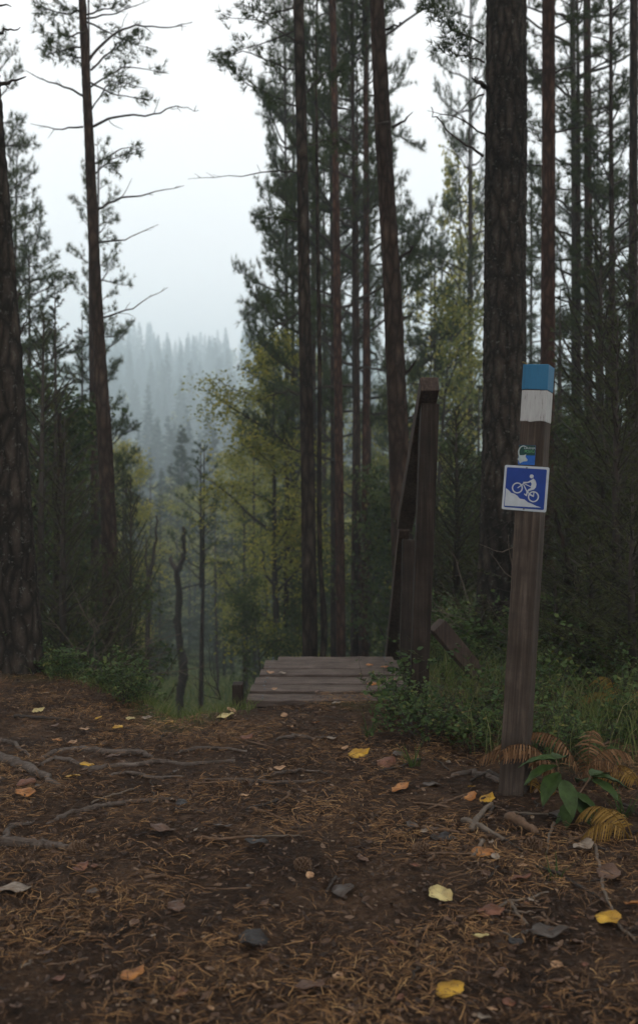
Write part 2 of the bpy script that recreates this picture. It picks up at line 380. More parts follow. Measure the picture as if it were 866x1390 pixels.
def spruce_meshes(name, H, r, whorls, per, seed, L=.16, w=.03, nn=5, droop=.25, step=.16, var=(.55, 1.15)):
    """spruce / young conifer; needles as short drooping tufts along whorled limbs"""
    rnd = random.Random(seed); rg = np.random.default_rng(seed)
    mb = MB(); TP = []; TD = []; TS = []
    mb.tube([(0, 0, 0), (.02, 0, H*.5), (0, 0, H)], [H*.011+.01, H*.007+.006, .004], 6)
    for k in range(whorls):
        t = (k+.5)/whorls; z = H*(.06+.93*t)
        for j in range(per):
            az = rnd.uniform(0, 6.28); rr = (r*(1-t)**.85+.03)*rnd.uniform(*var)
            pts = curve((0, 0, z+rnd.uniform(-.5, .5)*H/whorls), (math.cos(az), math.sin(az), -droop+.5*t), rr, 5, .07, .05, rnd)
            mb.tube(pts, [.004+.006*rr*(1-i/6) for i in range(6)], 3, False)
            m = max(3, int(rr/step))
            for q in range(m):
                u = (q+1)/m; i = min(int(u*5), 4); pp = pts[i].lerp(pts[i+1], u*5-i)
                d = (pts[i+1]-pts[i]).normalized(); wd = rr*.32*(1.15-u)
                for sgn in (-1, 1, 0):
                    off = Vector((-d.y, d.x, 0))*sgn*wd*rnd.uniform(.2, 1)
                    TS.append(.4+.6*(1-t)); TP.append(pp+off+Vector((0, 0, -abs(sgn)*wd*.25))); TD.append(d+off.normalized()*.7*abs(sgn)+Vector((0, 0, -.15)))
    return mb.mesh(name+'_trunk'), tufts(name+'_needles', TP, TD, nn, L*np.array(TS), w*np.array(TS), .7, rg)

def broad_crown(name, H, z0, rad, nl, seed, size=.07, limbs=14, weep=.0, trunk_r=.07):
    """slender broadleaf tree: trunk, limbs, leaf cloud along twigs"""
    rnd = random.Random(seed); rg = np.random.default_rng(seed)
    mb = MB(); trunk = curve((0, 0, 0), (0, 0, 1), H, 10, .035, 0, rnd)
    mt = MB(); mt.tube(trunk, [trunk_r*(1-.09*i) for i in range(11)], 8)
    pts = []
    for i in range(limbs):
        t = z0/H+(1-z0/H)*(i+rnd.random())/limbs*.97
        k = min(int(t*10), 9); q = trunk[k].lerp(trunk[k+1], t*10-k)
        az = rnd.uniform(0, 6.28); rr = rad*math.sin(math.pi*min(.98, .25+.72*(t-z0/H)/(1-z0/H)))*rnd.uniform(.6, 1.15)+.15
        b = curve(q, (math.cos(az), math.sin(az), .7), rr, 6, .15, -.03 if not weep else -.12, rnd)
        mb.tube(b, [.004+.014*rr*(1-j/7) for j in range(7)], 4, False)
        for s in range(7):
            j = rnd.randint(1, 5); q2 = b[j].lerp(b[j+1], rnd.random())
            d = Vector((rnd.gauss(0, 1), rnd.gauss(0, 1), rnd.gauss(0, .5)-1.6*weep))
            tw = curve(q2, d, rr*rnd.uniform(.25, .55)+.1+weep*.7, 4, .15, -.1-.35*weep, rnd)
            mb.tube(tw, [.004, .003, .003, .002, .002], 3, False)
            pts += [(tw[a].lerp(tw[a+1], rnd.random())) for a in range(4) for _ in range(3)]
    Pn = np.array([tuple(p) for p in pts]); idx = rg.integers(0, len(Pn), nl)
    sd = .10 if not weep else .05
    Q = Pn[idx]+rg.normal(0, sd, (nl, 3))
    clump = rg.normal(.4, .2, len(Pn))
    tint = np.clip(clump[idx]+rg.normal(0, .12, nl), 0, 1)
    return mt.mesh(name+'_trunk'), mb.mesh(name+'_limbs'), leaves(name+'_leaves', Q, size, .65, rg, tint, .1, droop=.35)

# ------------------------------------------------------------------ trunks with real bark relief
def vnoise(p):
    d, _ = noise.voronoi(p); return d[1]-d[0]
def trunk_mesh(name, pts, rad, res=.02, nper=48, amp=.010, fz=7.5, fr=14.):
    pts = [Vector(p) for p in pts]; L = [0]
    for a, b in zip(pts, pts[1:]): L.append(L[-1]+(b-a).length)
    n = max(4, int(L[-1]/res)); V = np.empty((n+1, nper, 3))
    arrP = np.array([tuple(p) for p in pts]); La = np.array(L); sm = np.linspace(0, L[-1], n+1)
    # smooth the centre line
    ctr = np.stack([np.interp(sm, La, arrP[:, k]) for k in range(3)], 1)
    kk = max(1, int(.35/res)); ker = np.ones(2*kk+1)/(2*kk+1)
    for k in range(2):
        e = np.concatenate([np.full(kk, ctr[0, k]), ctr[:, k], np.full(kk, ctr[-1, k])]); ctr[:, k] = np.convolve(e, ker, 'valid')
    rr = np.interp(sm, La, rad)
    for i in range(n+1):
        z = sm[i]
        for j in range(nper):
            a = 2*math.pi*j/nper; ca, sa = math.cos(a), math.sin(a)
            q = Vector((ca*rr[i]*fr*3, sa*rr[i]*fr*3, z*fz*3))
            q = q+Vector((noise.noise(q*.9), noise.noise(q*.9+Vector((7, 3, 1))), noise.noise(q*.9+Vector((1, 9, 4)))))*.9
            h = min(vnoise(q), .45)*2.0-.35+.5*noise.noise(q*2.5)
            big = .35*noise.noise(Vector((ca*1.2, sa*1.2, z*1.3)))
            r = rr[i]*(1+.08*big)+amp*h
            V[i, j] = (ctr[i, 0]+ca*r, ctr[i, 1]+sa*r, ctr[i, 2])
    I = np.arange(n)[:, None]*nper; J = np.arange(nper)[None]; J2 = (J+1) % nper
    Fc = np.stack([I+J, I+J2, I+nper+J2, I+nper+J], -1).reshape(-1, 4)
    return mesh_np(name, V.reshape(-1, 3), Fc, smooth=True)

HC = []   # high crowns (above the frame for the near trees)
for s in (11, 12):
    HC.append(pine_crown('high_pine_crown', 4.5, 2.0, .7, 34, s, .9, .09, .010, 9, base=.45))

def px_tree(name, spec, Y, mat, label, group, top=13., amp=.006, detailed=True, crown=0, dead=(), dead_mat=None, nper=32, res=.03, flare=1.25, cat='pine tree'):
    """spec: (px, py, width px) from base up; the stem runs from the ground to `top` metres above the eye line"""
    base_x = (spec[0][0]-HX)/F*Y; g = gz(base_x, Y)
    pts = [P(px, py, Y) for px, py, w in spec]; rad = [w/2/F*Y for _, _, w in spec]
    d = pts[1]-pts[0] if len(pts) > 1 else Vector((0, 0, 1))
    root = empty(name, (base_x, Y, g), label, cat, group)
    b = pts[0].copy(); s0 = (b.z-g+.15)/max(d.z, .01)
    lo = pts[0]-d*s0; lo.z = g-.15
    mid = pts[0].lerp(lo, .7)
    if pts[0].z-lo.z > .3:
        pts = [lo, mid]+pts; rad = [rad[0]*flare*1.15, rad[0]*1.05]+rad
    else:
        pts = [lo]+pts; rad = [rad[0]*flare]+rad
    u = (pts[-1]-pts[-2]).normalized(); ext = top-pts[-1].z
    if ext > 0:
        u = (u+Vector((0, 0, .6))).normalized()
        pts += [pts[-1]+u*ext*.5/u.z, pts[-1]+u*ext/u.z]; rad += [rad[-1]*.72, rad[-1]*.25]
    loc = Vector(root.location); pl = [p-loc for p in pts]
    if detailed:
        me = trunk_mesh('trunk', pl, rad, res, nper, amp)
    else:
        mb = MB(); mb.tube(pl, rad, 12); me = mb.mesh('trunk')
    mk('trunk', me, M[mat], root)
    if crown is not None:
        lm, nm = HC[crown % len(HC)]
        c = mk('crown', nm, M['needle'], root); l = mk('limbs', lm, M['twig'], c)
        c.location = pl[-1]-Vector((0, 0, 4.2)); c.rotation_euler = (0, 0, Y*1.7+base_x)
        # lean of the upper stem followed
        dx = (pl[-1]-pl[-2]); c.rotation_euler = (math.atan2(-dx.y, dx.z), math.atan2(dx.x, dx.z), 0)
    # branches: list of polylines in pixels (first point on the stem); '*' adds needles
    for br in dead:
        live = br[0] == '*'; q = br[1:] if live else br
        w0 = q[0]; dz = q[1]; pp = q[2:]
        mb = MB(); n = len(pp); W = []
        for i, (a, c_) in enumerate(pp):
            W.append(P(a, c_, Y+dz*i/max(1, n-1))-loc)
        rnd = random.Random(int(pp[0][0]*7+pp[0][1]))
        # resample with wiggle
        fine = []
        for i in range(n-1):
            for k in range(4):
                p = W[i].lerp(W[i+1], k/4)
                fine.append(p+Vector((rnd.gauss(0, .006), rnd.gauss(0, .006), rnd.gauss(0, .006)))*(1 if i+k else 0))
        fine.append(W[-1]); r0 = w0/2/F*Y; m = len(fine)
        mb.tube(fine, [r0*(1-.8*i/(m-1)) for i in range(m)], 5)
        TP = []; TD = []
        for i in range(2, m-1):
            if rnd.random() < (.5 if not live else .85):
                dd = (fine[i+1]-fine[i]).normalized()
                d2 = (dd+Vector((rnd.gauss(0, .3), rnd.gauss(0, .6), rnd.gauss(0, .7)))).normalized()
                ll = rnd.uniform(.08, .35)*(fine[-1]-fine[0]).length*(1.1-i/m)
                tw = curve(fine[i], d2, ll, 4, .2, 0, rnd); mb.tube(tw, [r0*.35, r0*.3, r0*.25, r0*.2, r0*.12], 3)
                if live:
                    for k in range(1, 5):
                        for _ in range(3):
                            TP.append(tw[k]+Vector((rnd.gauss(0, .03), rnd.gauss(0, .03), rnd.gauss(0, .03)))); TD.append(d2+Vector((rnd.gauss(0, .4), rnd.gauss(0, .4), .3)))
        bo = mb.build('branch', M[dead_mat or 'twig'], root)
        if live and TP: mk('needles', tufts('needles', TP, TD, 11, .07, .006), M['needle'], bo)
    return root

exec_near = True
PT = 'tall pines along the edge of the slope'
# T1 far left, dark with lichen
px_tree('pine_tree', [(28, 905, 66), (22, 760, 52), (15, 600, 44), (9, 450, 38), (0, 300, 30), (-9, 150, 25), (-20, 0, 21)], 5.5, 'bark_l',
        'thick dark pine trunk with pale lichen at the left edge of the photo', PT, 12, .009, nper=44, res=.018, flare=1.3, crown=0,
        dead=[(7, -.1, (-2, 118), (14, 112), (36, 104)), (5, .1, (-4, 48), (10, 42), (28, 37)), (5, 0, (-8, 10), (16, 9)), (6, .2, (2, 158), (-10, 150), (-30, 140)), (5, 0, (12, 340), (24, 336)), (5, .1, (24, 405), (36, 398)), (5, 0, (10, 452), (30, 452), (38, 430))])
# T2
px_tree('pine_tree', [(152, 915, 24), (150, 750, 21), (143, 600, 20), (137, 500, 17), (131, 400, 15.5), (122, 200, 13), (112, 0, 10)], 9.5, 'bark_mid',
        'slender brown pine with bare side branches, left of the open sky', PT, 12, .005, nper=28, res=.035, crown=1,
        dead=[(4.5, .3, (121, 82), (150, 48), (185, 34), (230, 38), (262, 30)), (3, .2, (118, 25), (160, 18), (205, 0)), (3.5, -.3, (113, 130), (88, 118), (60, 108), (36, 96)), (3, .2, (113, 172), (75, 176), (42, 168)),
              (4, .3, (127, 172), (155, 158), (210, 156), (240, 144), (270, 150)), (3, 0, (130, 222), (160, 205), (185, 196)), (4, .3, (132, 284), (165, 270), (200, 263), (250, 252)), (3, -.2, (133, 330), (170, 325), (215, 305)), (3, .2, (138, 432), (180, 418), (228, 390)),
              ('*', 3, .3, (118, 10), (90, 20), (60, 10), (40, -10)), ('*', 3, -.4, (119, 40), (90, 50), (50, 40)), ('*', 3, .6, (121, 80), (100, 78), (70, 62)), ('*', 3, .2, (117, -5), (150, -20), (190, -20)), ('*', 2.5, -.6, (124, 150), (150, 110), (200, 120)), ('*', 3, .6, (119, 30), (160, 50), (215, 70)), ('*', 2.5, -.2, (127, 240), (150, 215), (195, 200)), ('*', 2.5, .5, (116, -30), (80, -25), (50, -30)), ('*', 3, .5, (119, 60), (85, 70), (55, 75)), ('*', 3.2, .5, (124, 95), (160, 60), (190, 45)), ('*', 3, .4, (118, 20), (150, 10), (180, -10)), ('*', 3, -.3, (120, 110), (160, 130), (205, 135)), ('*', 3, -.3, (121, 120), (170, 90), (230, 100))])
px_tree('pine_tree', [(130, 910, 12), (129, 700, 11), (126, 500, 9), (124, 380, 7), (123, 300, 5)], 12.5, 'bark_mid', 'thin pine trunk close behind the slender left pine', PT, 7.5, .003, True, None, nper=14, res=.06)
# T3
px_tree('pine_tree', [(421, 890, 21), (418, 650, 19), (414, 450, 17), (410, 200, 15), (405, 0, 14)], 8.4, 'bark',
        'straight dark pine trunk rising behind the wooden deck', PT, 13, .005, nper=28, res=.035, crown=0,
        dead=[(3, .2, (409, 40), (380, 50), (350, 60), (300, 78)), ('*', 3, .4, (409, 100), (370, 85), (330, 70), (285, 75)), ('*', 3, .3, (410, 150), (370, 130), (330, 110), (300, 80)), ('*', 3, .4, (405, 10), (370, 20), (320, 5)), ('*', 3, .4, (406, 60), (360, 30), (300, 20)),
              (3, .3, (412, 236), (380, 232), (330, 238), (255, 243)), ('*', 3, .3, (412, 300), (380, 298), (345, 290)), (3, -.1, (416, 538), (392, 532), (370, 536), (346, 546)), (3, .2, (418, 690), (400, 686)), (3, .1, (414, 420), (395, 432), (360, 470)), ('*', 3, .5, (410, 200), (440, 190), (480, 205)), ('*', 3, .4, (411, 130), (440, 100), (470, 95))])
# T4 slim red
px_tree('pine_tree', [(463, 890, 13), (461, 700, 12), (458, 450, 11), (455, 200, 9), (452, 0, 8)], 12.5, 'bark_red', 'slim reddish pine trunk just right of the dark one behind the deck', PT, 12, .003, nper=16, res=.06, crown=1)
# T5 crooked base
px_tree('pine_tree', [(438, 890, 9), (443, 838, 9), (435, 800, 7), (433, 700, 7), (434, 500, 6), (431, 300, 5)], 9.6, 'bark', 'very thin crooked stem curved at its foot beside the dark pine', PT, 5.2, .002, nper=12, res=.04, crown=None, cat='tree')
px_tree('pine_tree', [(495, 890, 11), (496, 700, 11), (497, 500, 10), (497, 300, 8), (496, 100, 6)], 14, 'bark_red', 'reddish pine trunk with a thinner twin trunk at its left', PT, 11, .003, nper=14, res=.07, crown=0)
px_tree('pine_tree', [(487, 890, 7), (487, 700, 6), (486, 500, 5), (485, 350, 4)], 14.6, 'bark_red', 'thinner twin trunk left of the reddish pine', PT, 7, .002, nper=10, res=.09, crown=None)
# T7 leaning
px_tree('pine_tree', [(548, 800, 31), (545, 700, 29), (537, 500, 26), (530, 350, 23.5), (521, 200, 22), (511, 0, 19)], 7.6, 'bark_mid',
        'leaning brown pine trunk rising left of the handrail post', PT, 13, .006, nper=34, res=.028, crown=1,
        dead=[(4, -.2, (524, 40), (540, 34), (552, 28)), (5, .1, (534, 172), (548, 165), (560, 152)), (4, -.2, (529, 165), (508, 168)), (5, -.1, (541, 352), (560, 336), (552, 330)), (4, .1, (546, 434), (560, 424)), (5, 0, (534, 505), (520, 498)), (5, -.1, (549, 508), (560, 495), (566, 488)), (5, .1, (550, 570), (564, 562)), (4, 0, (540, 430), (522, 424)), (4, 0, (545, 630), (530, 622))])
# T8 the big one
px_tree('pine_tree', [(676, 900, 70), (680, 760, 60), (684, 560, 57), (685, 400, 56), (686, 200, 55), (687, 0, 53)], 6.5, 'bark_l',
        'broad rough pine trunk directly behind the painted trail post', PT, 13, .011, nper=72, res=.014, flare=1.2, crown=0,
        dead=[(8, -.3, (658, 118), (649, 112), (640, 104)), (3, .1, (657, 128), (640, 136), (615, 160)), (6, -.25, (688, 100), (691, 85), (690, 68)), (4, .1, (656, 212), (625, 192), (590, 160), (585, 145)), ('*', 3, .3, (656, 60), (620, 45), (590, 20), (575, 5)), ('*', 3, .3, (657, 85), (625, 75), (590, 60)), (3, .3, (658, 182), (620, 160), (580, 150))])
# T9..
px_tree('pine_tree', [(738, 900, 26), (740, 650, 23), (743, 480, 19.5), (744, 250, 18), (744, 0, 17)], 9.5, 'bark_red', 'red-brown pine trunk rising behind the blue and white post top', PT, 13, .005, nper=26, res=.04, crown=1,
        dead=[(3, .3, (752, 100), (790, 80), (840, 62)), (3, -.1, (752, 180), (800, 170), (866, 176)), (3, .2, (736, 95), (715, 88)), ('*', 3, .3, (750, 40), (790, 20), (830, 10)), (3, .1, (735, 225), (712, 222))])
px_tree('pine_tree', [(797, 900, 13), (798, 600, 12), (798, 300, 11), (796, 0, 10)], 13, 'bark_mid', 'slim straight pine trunk right of the red-brown pine', PT, 12, .003, nper=14, res=.07, crown=0)
px_tree('pine_tree', [(778, 900, 10), (779, 600, 9), (779, 300, 8), (777, 0, 7)], 15, 'bark_mid', 'thinnest pine trunk between the red-brown pine and the slim one', PT, 11, .003, nper=12, res=.08, crown=1)
px_tree('pine_tree', [(858, 900, 15), (858, 600, 14), (859, 300, 12), (860, 0, 11)], 11, 'bark', 'dark slim pine trunk at the right edge of the photo', PT, 12, .003, nper=16, res=.05, crown=0)

# ------------------------------------------------------------------ crowned trees behind
def place_tree(name, meshes, mats, px, Y, s, rz, label, cat, group, top_py=None, zscale=None):
    x = (px-HX)/F*Y; g = gz(x, Y)
    o = empty(name, (x, Y, g-.05), label, cat, group)
    nm = ['trunk', 'crown'] if len(meshes) == 2 else ['trunk', 'limbs', 'crown']
    par = o
    for n, me, mt in zip(nm, meshes, mats):
        mk(n, me, mt, o)
    o.rotation_euler = (0, 0, rz); o.scale = (s, s, zscale or s)
    return o

YP = []   # young pines 10 m tall: crown 3..10
def young_pine(name, H, z0, rl, rt, n, seed, **k):
    lm, nm = pine_crown(name, H-z0, rl, rt, n, seed, z0=z0, **k)
    return lm, nm
def trunk_simple(H, r, seed):
    rnd = random.Random(seed); c = curve((0, 0, 0), (0, 0, 1), H, 12, .012, 0, rnd)
    mb = MB(); mb.tube([Vector((p.x*.5, p.y*.5, p.z)) for p in c], [r*(1-.072*i) for i in range(13)], 10); return mb.mesh('trunk')
pine_sets = []
for s, (H, z0, rl, rt, n) in enumerate([(10, 3.0, 1.7, .6, 64), (10, 1.8, 1.5, .4, 70), (10, 4.0, 1.9, .7, 56)]):
    lm, nm = young_pine('young_pine', H, z0, rl, rt, n, 30+s, dens=1.7, L=.11, w=.0085, nn=15, elev=(-5, 30), lowsparse=.25)
    pine_sets.append((trunk_simple(H-.2, .085, s), lm, nm))
def put_pine(k, px, Y, top_py, rz, label, group, sc=1.0, bark='bark_mid', wid=1.):
    x = (px-HX)/F*Y; g = gz(x, Y); top = CAMH-(top_py-HY)/F*Y
    zs = (top-g)/10.
    o = empty('pine_tree', (x, Y, g-.05), label, 'pine tree', group)
    t, l, nmm = pine_sets[k]
    mk('trunk', t, None, o).data.materials.clear() if False else None
    for ob in list(o.children): pass
    c = [ch for ch in o.children]
    if not t.materials: t.materials.append(M[bark])
    if not c: mk('trunk', t, None, o)
    cr = mk('crown', nmm, M['needle'], o); mk('limbs', l, M['twig'], cr)
    o.rotation_euler = (0, 0, rz); o.scale = (wid*sc, wid*sc, zs)
    return o
MP = 'young pines among the tall trunks'
put_pine(1, 133, 17, 190, .3, 'short bushy pine with tiered crown just behind the slender left pine', MP, .72)
put_pine(0, -8, 14, 70, 1.1, 'bushy pine showing its right side at the upper left edge', MP, .62)
put_pine(2, 40, 15, 330, 2.1, 'low dark pine crown between the two left trunks', MP, .75)
put_pine(0, 388, 17, -60, 2.0, 'full crowned pine left of the dark trunk behind the deck', MP, .65)
put_pine(1, 398, 19, 60, 4.4, 'pine with crown down to the birch tops behind the deck trunk', MP, .85)
put_pine(0, 455, 15, -140, 3.0, 'dense pine whose crown fills the gap between deck trunks', MP, .85)
put_pine(2, 500, 19, -40, 5.0, 'pine crown behind the twin reddish trunks', MP, .9)
put_pine(1, 440, 24, 130, 1.6, 'hazy pine further back behind the deck trunks', MP, 1.0)
put_pine(1, 545, 22, 260, 1.0, 'small pine crown right of the leaning trunk', MP, .8)
put_pine(0, 585, 18, 330, .4, 'half hidden pine between leaning trunk and rough trunk', MP, .7)
put_pine(0, 778, 14, -120, .8, 'dense pine crown above the young junipers at right', MP, .95)
put_pine(1, 830, 12, -80, 2.6, 'pine crown filling the upper right corner', MP, .8)
put_pine(0, 640, 21, -120, 4.2, 'pine crown seen left of the rough trunk at the top', MP, .75)
put_pine(0, 810, 21, 140, 1.9, 'hazier pine behind the slim right trunks', MP, 1.1)
put_pine(1, 720, 24, 220, 4.9, 'hazy pine low between the right trunks', MP, 1.1)

put_pine(0, 425, 18, -160, 5.6, 'pine crown right behind the dark deck trunk at the top', MP, .95)
put_pine(2, 480, 14, -200, .9, 'pine crown filling the top between slim trunk and leaning trunk', MP, .75)
put_pine(1, 600, 26, 300, 1.9, 'hazy pine low behind the weeping birch', MP, 1.0)
put_pine(0, 15, 18, 190, .2, 'hazier pine crown at the left edge', MP, .9)
# unseen pines added beside and behind the path; their crowns shade the foreground
CP = pine_crown('dense_pine_crown', 5.5, 2.6, 1.0, 44, 90, 1.0, .17, .022, 10, elev=(0, 35))
TT = trunk_simple(9.5, .13, 91); TT.materials.append(M['bark_mid'])
rs = random.Random(31); sp = []
for i in range(900):
    x, y_ = rs.uniform(-11, 11), rs.uniform(-7, 13)
    if y_ > .6 and abs(x) < .36*y_+1.9: continue
    if abs(x) < .9: continue
    if any((x-a)**2+(y_-b)**2 < 3.6**2 for a, b in sp): continue
    sp.append((x, y_))
print('side trees', len(sp))
for x, y_ in sp:
    o = empty('pine_tree', (x, y_, gz(x, y_)-.05), 'tall unseen pine added for shade beside or behind the path', 'pine tree', 'unseen pines added to shade the path')
    mk('trunk', TT, None, o); c = mk('crown', CP[1], M['needle'], o); mk('limbs', CP[0], M['twig'], c); c.location = (0, 0, 4.6)
    s = rs.uniform(.9, 1.15); o.scale = (s, s, s); o.rotation_euler = (0, 0, rs.uniform(0, 6.28))
# spindly pine on the valley slope
def spindly(px, Y, top_py, label):
    x = (px-HX)/F*Y; g = gz(x, Y); H = CAMH-(top_py-HY)/F*Y-g
    o = empty('pine_tree', (x, Y, g-.05), label, 'pine tree', 'young pines on the valley slope')
    mk('trunk', trunk_simple(H, .055, int(px)), M['bark_mid'], o)
    lm, nm = pine_crown('spindly', H*.5, .95, .12, 34, int(px), .9, .085, .012, 9, z0=H*.5-.05, elev=(10, 40))
    c = mk('crown', nm, M['needle'], o); mk('limbs', lm, M['twig'], c)
spindly(273, 20, 600, 'small pine with bare lower stem alone in the misty clearing')
spindly(332, 24, 690, 'young pine with thin stem just left of the yellow birch')
spindly(172, 22, 640, 'young pine at the left side of the misty clearing')

# birches
BY = broad_crown('birch', 8, 1.5, 1.6, 4500, 47, .07, 26, 0)
BS = [broad_crown('birch', 8, 1.5, 1.7, 15000, 41, .058, 26, 0), broad_crown('birch', 8, 1.0, 1.5, 14000, 42, .058, 26, 0), broad_crown('birch', 8, 2.0, 1.6, 9000, 43, .07, 26, 1.0)]
AL = broad_crown('alder', 5, .4, 1.3, 7000, 44, .07, 26, 0, .04)
def put_broad(name, S, px, Y, top_py, rz, mat, label, cat, group, H, wid=1.):
    x = (px-HX)/F*Y; g = gz(x, Y); zs = (CAMH-(top_py-HY)/F*Y-g)/H
    o = empty(name, (x, Y, g-.05), label, cat, group)
    mk('trunk', S[0], M['dead_dark'], o)
    me = S[2]
    if me.materials and me.materials[0] != M[mat]: me = me.copy(); me.materials.clear()
    c = mk('crown', me, M[mat], o); mk('limbs', S[1], M['twig'], c)
    o.rotation_euler = (0, 0, rz); o.scale = (wid, wid, zs); return o
BG = 'birches turning yellow beyond the deck'
put_broad('birch_tree', BS[0], 372, 16.5, 455, 0, 'birch', 'yellow-green birch left of the dark trunk behind the deck', 'birch tree', BG, 8, 1.0)
put_broad('birch_tree', BS[1], 345, 27, 520, 2, 'birch', 'hazier birch at the left side of the yellow-green one', 'birch tree', BG, 8, .95)
put_broad('birch_tree', BS[0], 440, 26, 480, 4, 'birch', 'olive birch seen between the trunks behind the deck', 'birch tree', BG, 8, 1.2)
put_broad('birch_tree', BS[2], 612, 24, 175, 1, 'birch', 'tall weeping birch with hanging twigs left of the rough trunk', 'birch tree', BG, 8, 1.0)
put_broad('birch_tree', BY, 592, 17, 385, 3, 'birch_y', 'bright yellow birch behind the top of the handrail post', 'birch tree', BG, 8, .85)
put_broad('birch_tree', BY, 636, 19, 400, 5, 'birch_y', 'yellow birch partly behind the rough pine trunk', 'birch tree', BG, 8, .8)
put_broad('birch_tree', BS[1], 520, 24, 520, .5, 'birch', 'olive birch behind the foot of the leaning pine', 'birch tree', BG, 8, 1.0)
put_broad('birch_tree', BS[0], 158, 24, 600, 1.4, 'birch', 'green birch in mist at the left of the clearing', 'birch tree', BG, 8, .8)
put_broad('birch_tree', BS[1], 243, 48, 655, 2.4, 'birch', 'pale rounded birch deep in the mist', 'birch tree', BG, 8, 1.3)
put_broad('birch_tree', BS[0], 305, 62, 640, 3.4, 'birch_y', 'faint golden birch far down in the misty valley', 'birch tree', BG, 8, 1.7)
put_broad('birch_tree', BS[1], 350, 36, 600, 4.4, 'birch_y', 'golden birch crown low in the haze behind the nearer birch', 'birch tree', BG, 8, 1.2)
AG = 'leafy saplings on the slope'
for i, (px, Y, ty, w, lb) in enumerate([(112, 13, 640, .8, 'leafy alder sapling behind the left pine pair'), (560, 13, 640, .8, 'leafy sapling behind the handrail'), (625, 13, 600, .8, 'leafy sapling left of the rough trunk foot'),
                                       (480, 18, 700, 1.0, 'low leafy sapling behind the deck end'), (400, 17, 740, .8, 'low leafy sapling left of the deck trunk'), (360, 15, 790, .6, 'lowest leafy sapling left of the deck'), (800, 10, 560, .9, 'leafy sapling behind the right shrubs'), (60, 11, 520, 1.0, 'leafy sapling close behind the lichen covered trunk'), (850, 12, 480, 1.0, 'leafy sapling at the right edge')]):
    put_broad('alder_sapling', AL, px, Y, ty, i*1.3, 'alder', lb, 'sapling', AG, 5, w)

# junipers and young spruces close by
JN = [spruce_meshes('juniper', 2.4, .75, 22, 6, 51, .05, .006, 12, -.6, .06, (.25, 1.3)), spruce_meshes('juniper', 2.4, .7, 20, 6, 52, .05, .006, 12, -.45, .06, (.2, 1.35))]
SP = [spruce_meshes('young_spruce', 5, 1.3, 20, 6, 55, .10, .012, 12, .15, .10, (.35, 1.25)), spruce_meshes('young_spruce', 5, 1.2, 18, 7, 56, .10, .012, 12, .3, .10, (.3, 1.3))]
def put2(name, S, H, px, Y, ty, rz, mat, label, cat, group, wid=1.):
    x = (px-HX)/F*Y; g = gz(x, Y); zs = (CAMH-(ty-HY)/F*Y-g)/H
    o = empty(name, (x, Y, g-.03), label, cat, group)
    mk('trunk', S[0], M['twig'], o); mk('crown', S[1], M[mat], o)
    o.rotation_euler = (0, 0, rz); o.scale = (wid, wid, zs); return o
JG = 'junipers along the path edge'
for i, (px, Y, ty, w, lb) in enumerate([(618, 7.6, 545, .8, 'juniper standing between handrail post and rough trunk'), (770, 6.6, 600, .95, 'dark juniper right behind the painted trail post'), (838, 5.6, 420, .8, 'tall juniper near the right edge of the path bank'), (733, 8.0, 520, .8, 'juniper half hidden between rough trunk and red trunk'),
                                       (815, 8.2, 300, 1.3, 'high juniper between the slim right trunks'), (862, 7.5, 260, 1.0, 'tallest juniper at the right edge'), (655, 8.6, 620, .8, 'low juniper left of the rough trunk'), (590, 9.5, 650, .8, 'low juniper behind the handrail post'), (88, 7.5, 560, 1.0, 'juniper between the lichen trunk and slender pine'), (60, 8.5, 420, 1.2, 'tall dark juniper behind the left edge trunk'), (178, 9.0, 640, .7, 'juniper right of the slender left pine'), (752, 5.4, 760, .6, 'low juniper right behind the painted post foot'), (800, 5.2, 720, .7, 'low dark juniper on the right bank'), (858, 4.9, 640, .7, 'juniper cut by the right edge on the bank'), (655, 5.9, 800, .5, 'small juniper between brace and painted post'), (840, 6.4, 560, .9, 'bushy juniper behind the right bank')]):
    put2('juniper', JN[i % 2], 2.4, px, Y, ty, i*1.1, 'juniper', lb, 'juniper', JG, w)
SG = 'young spruces under the pines'
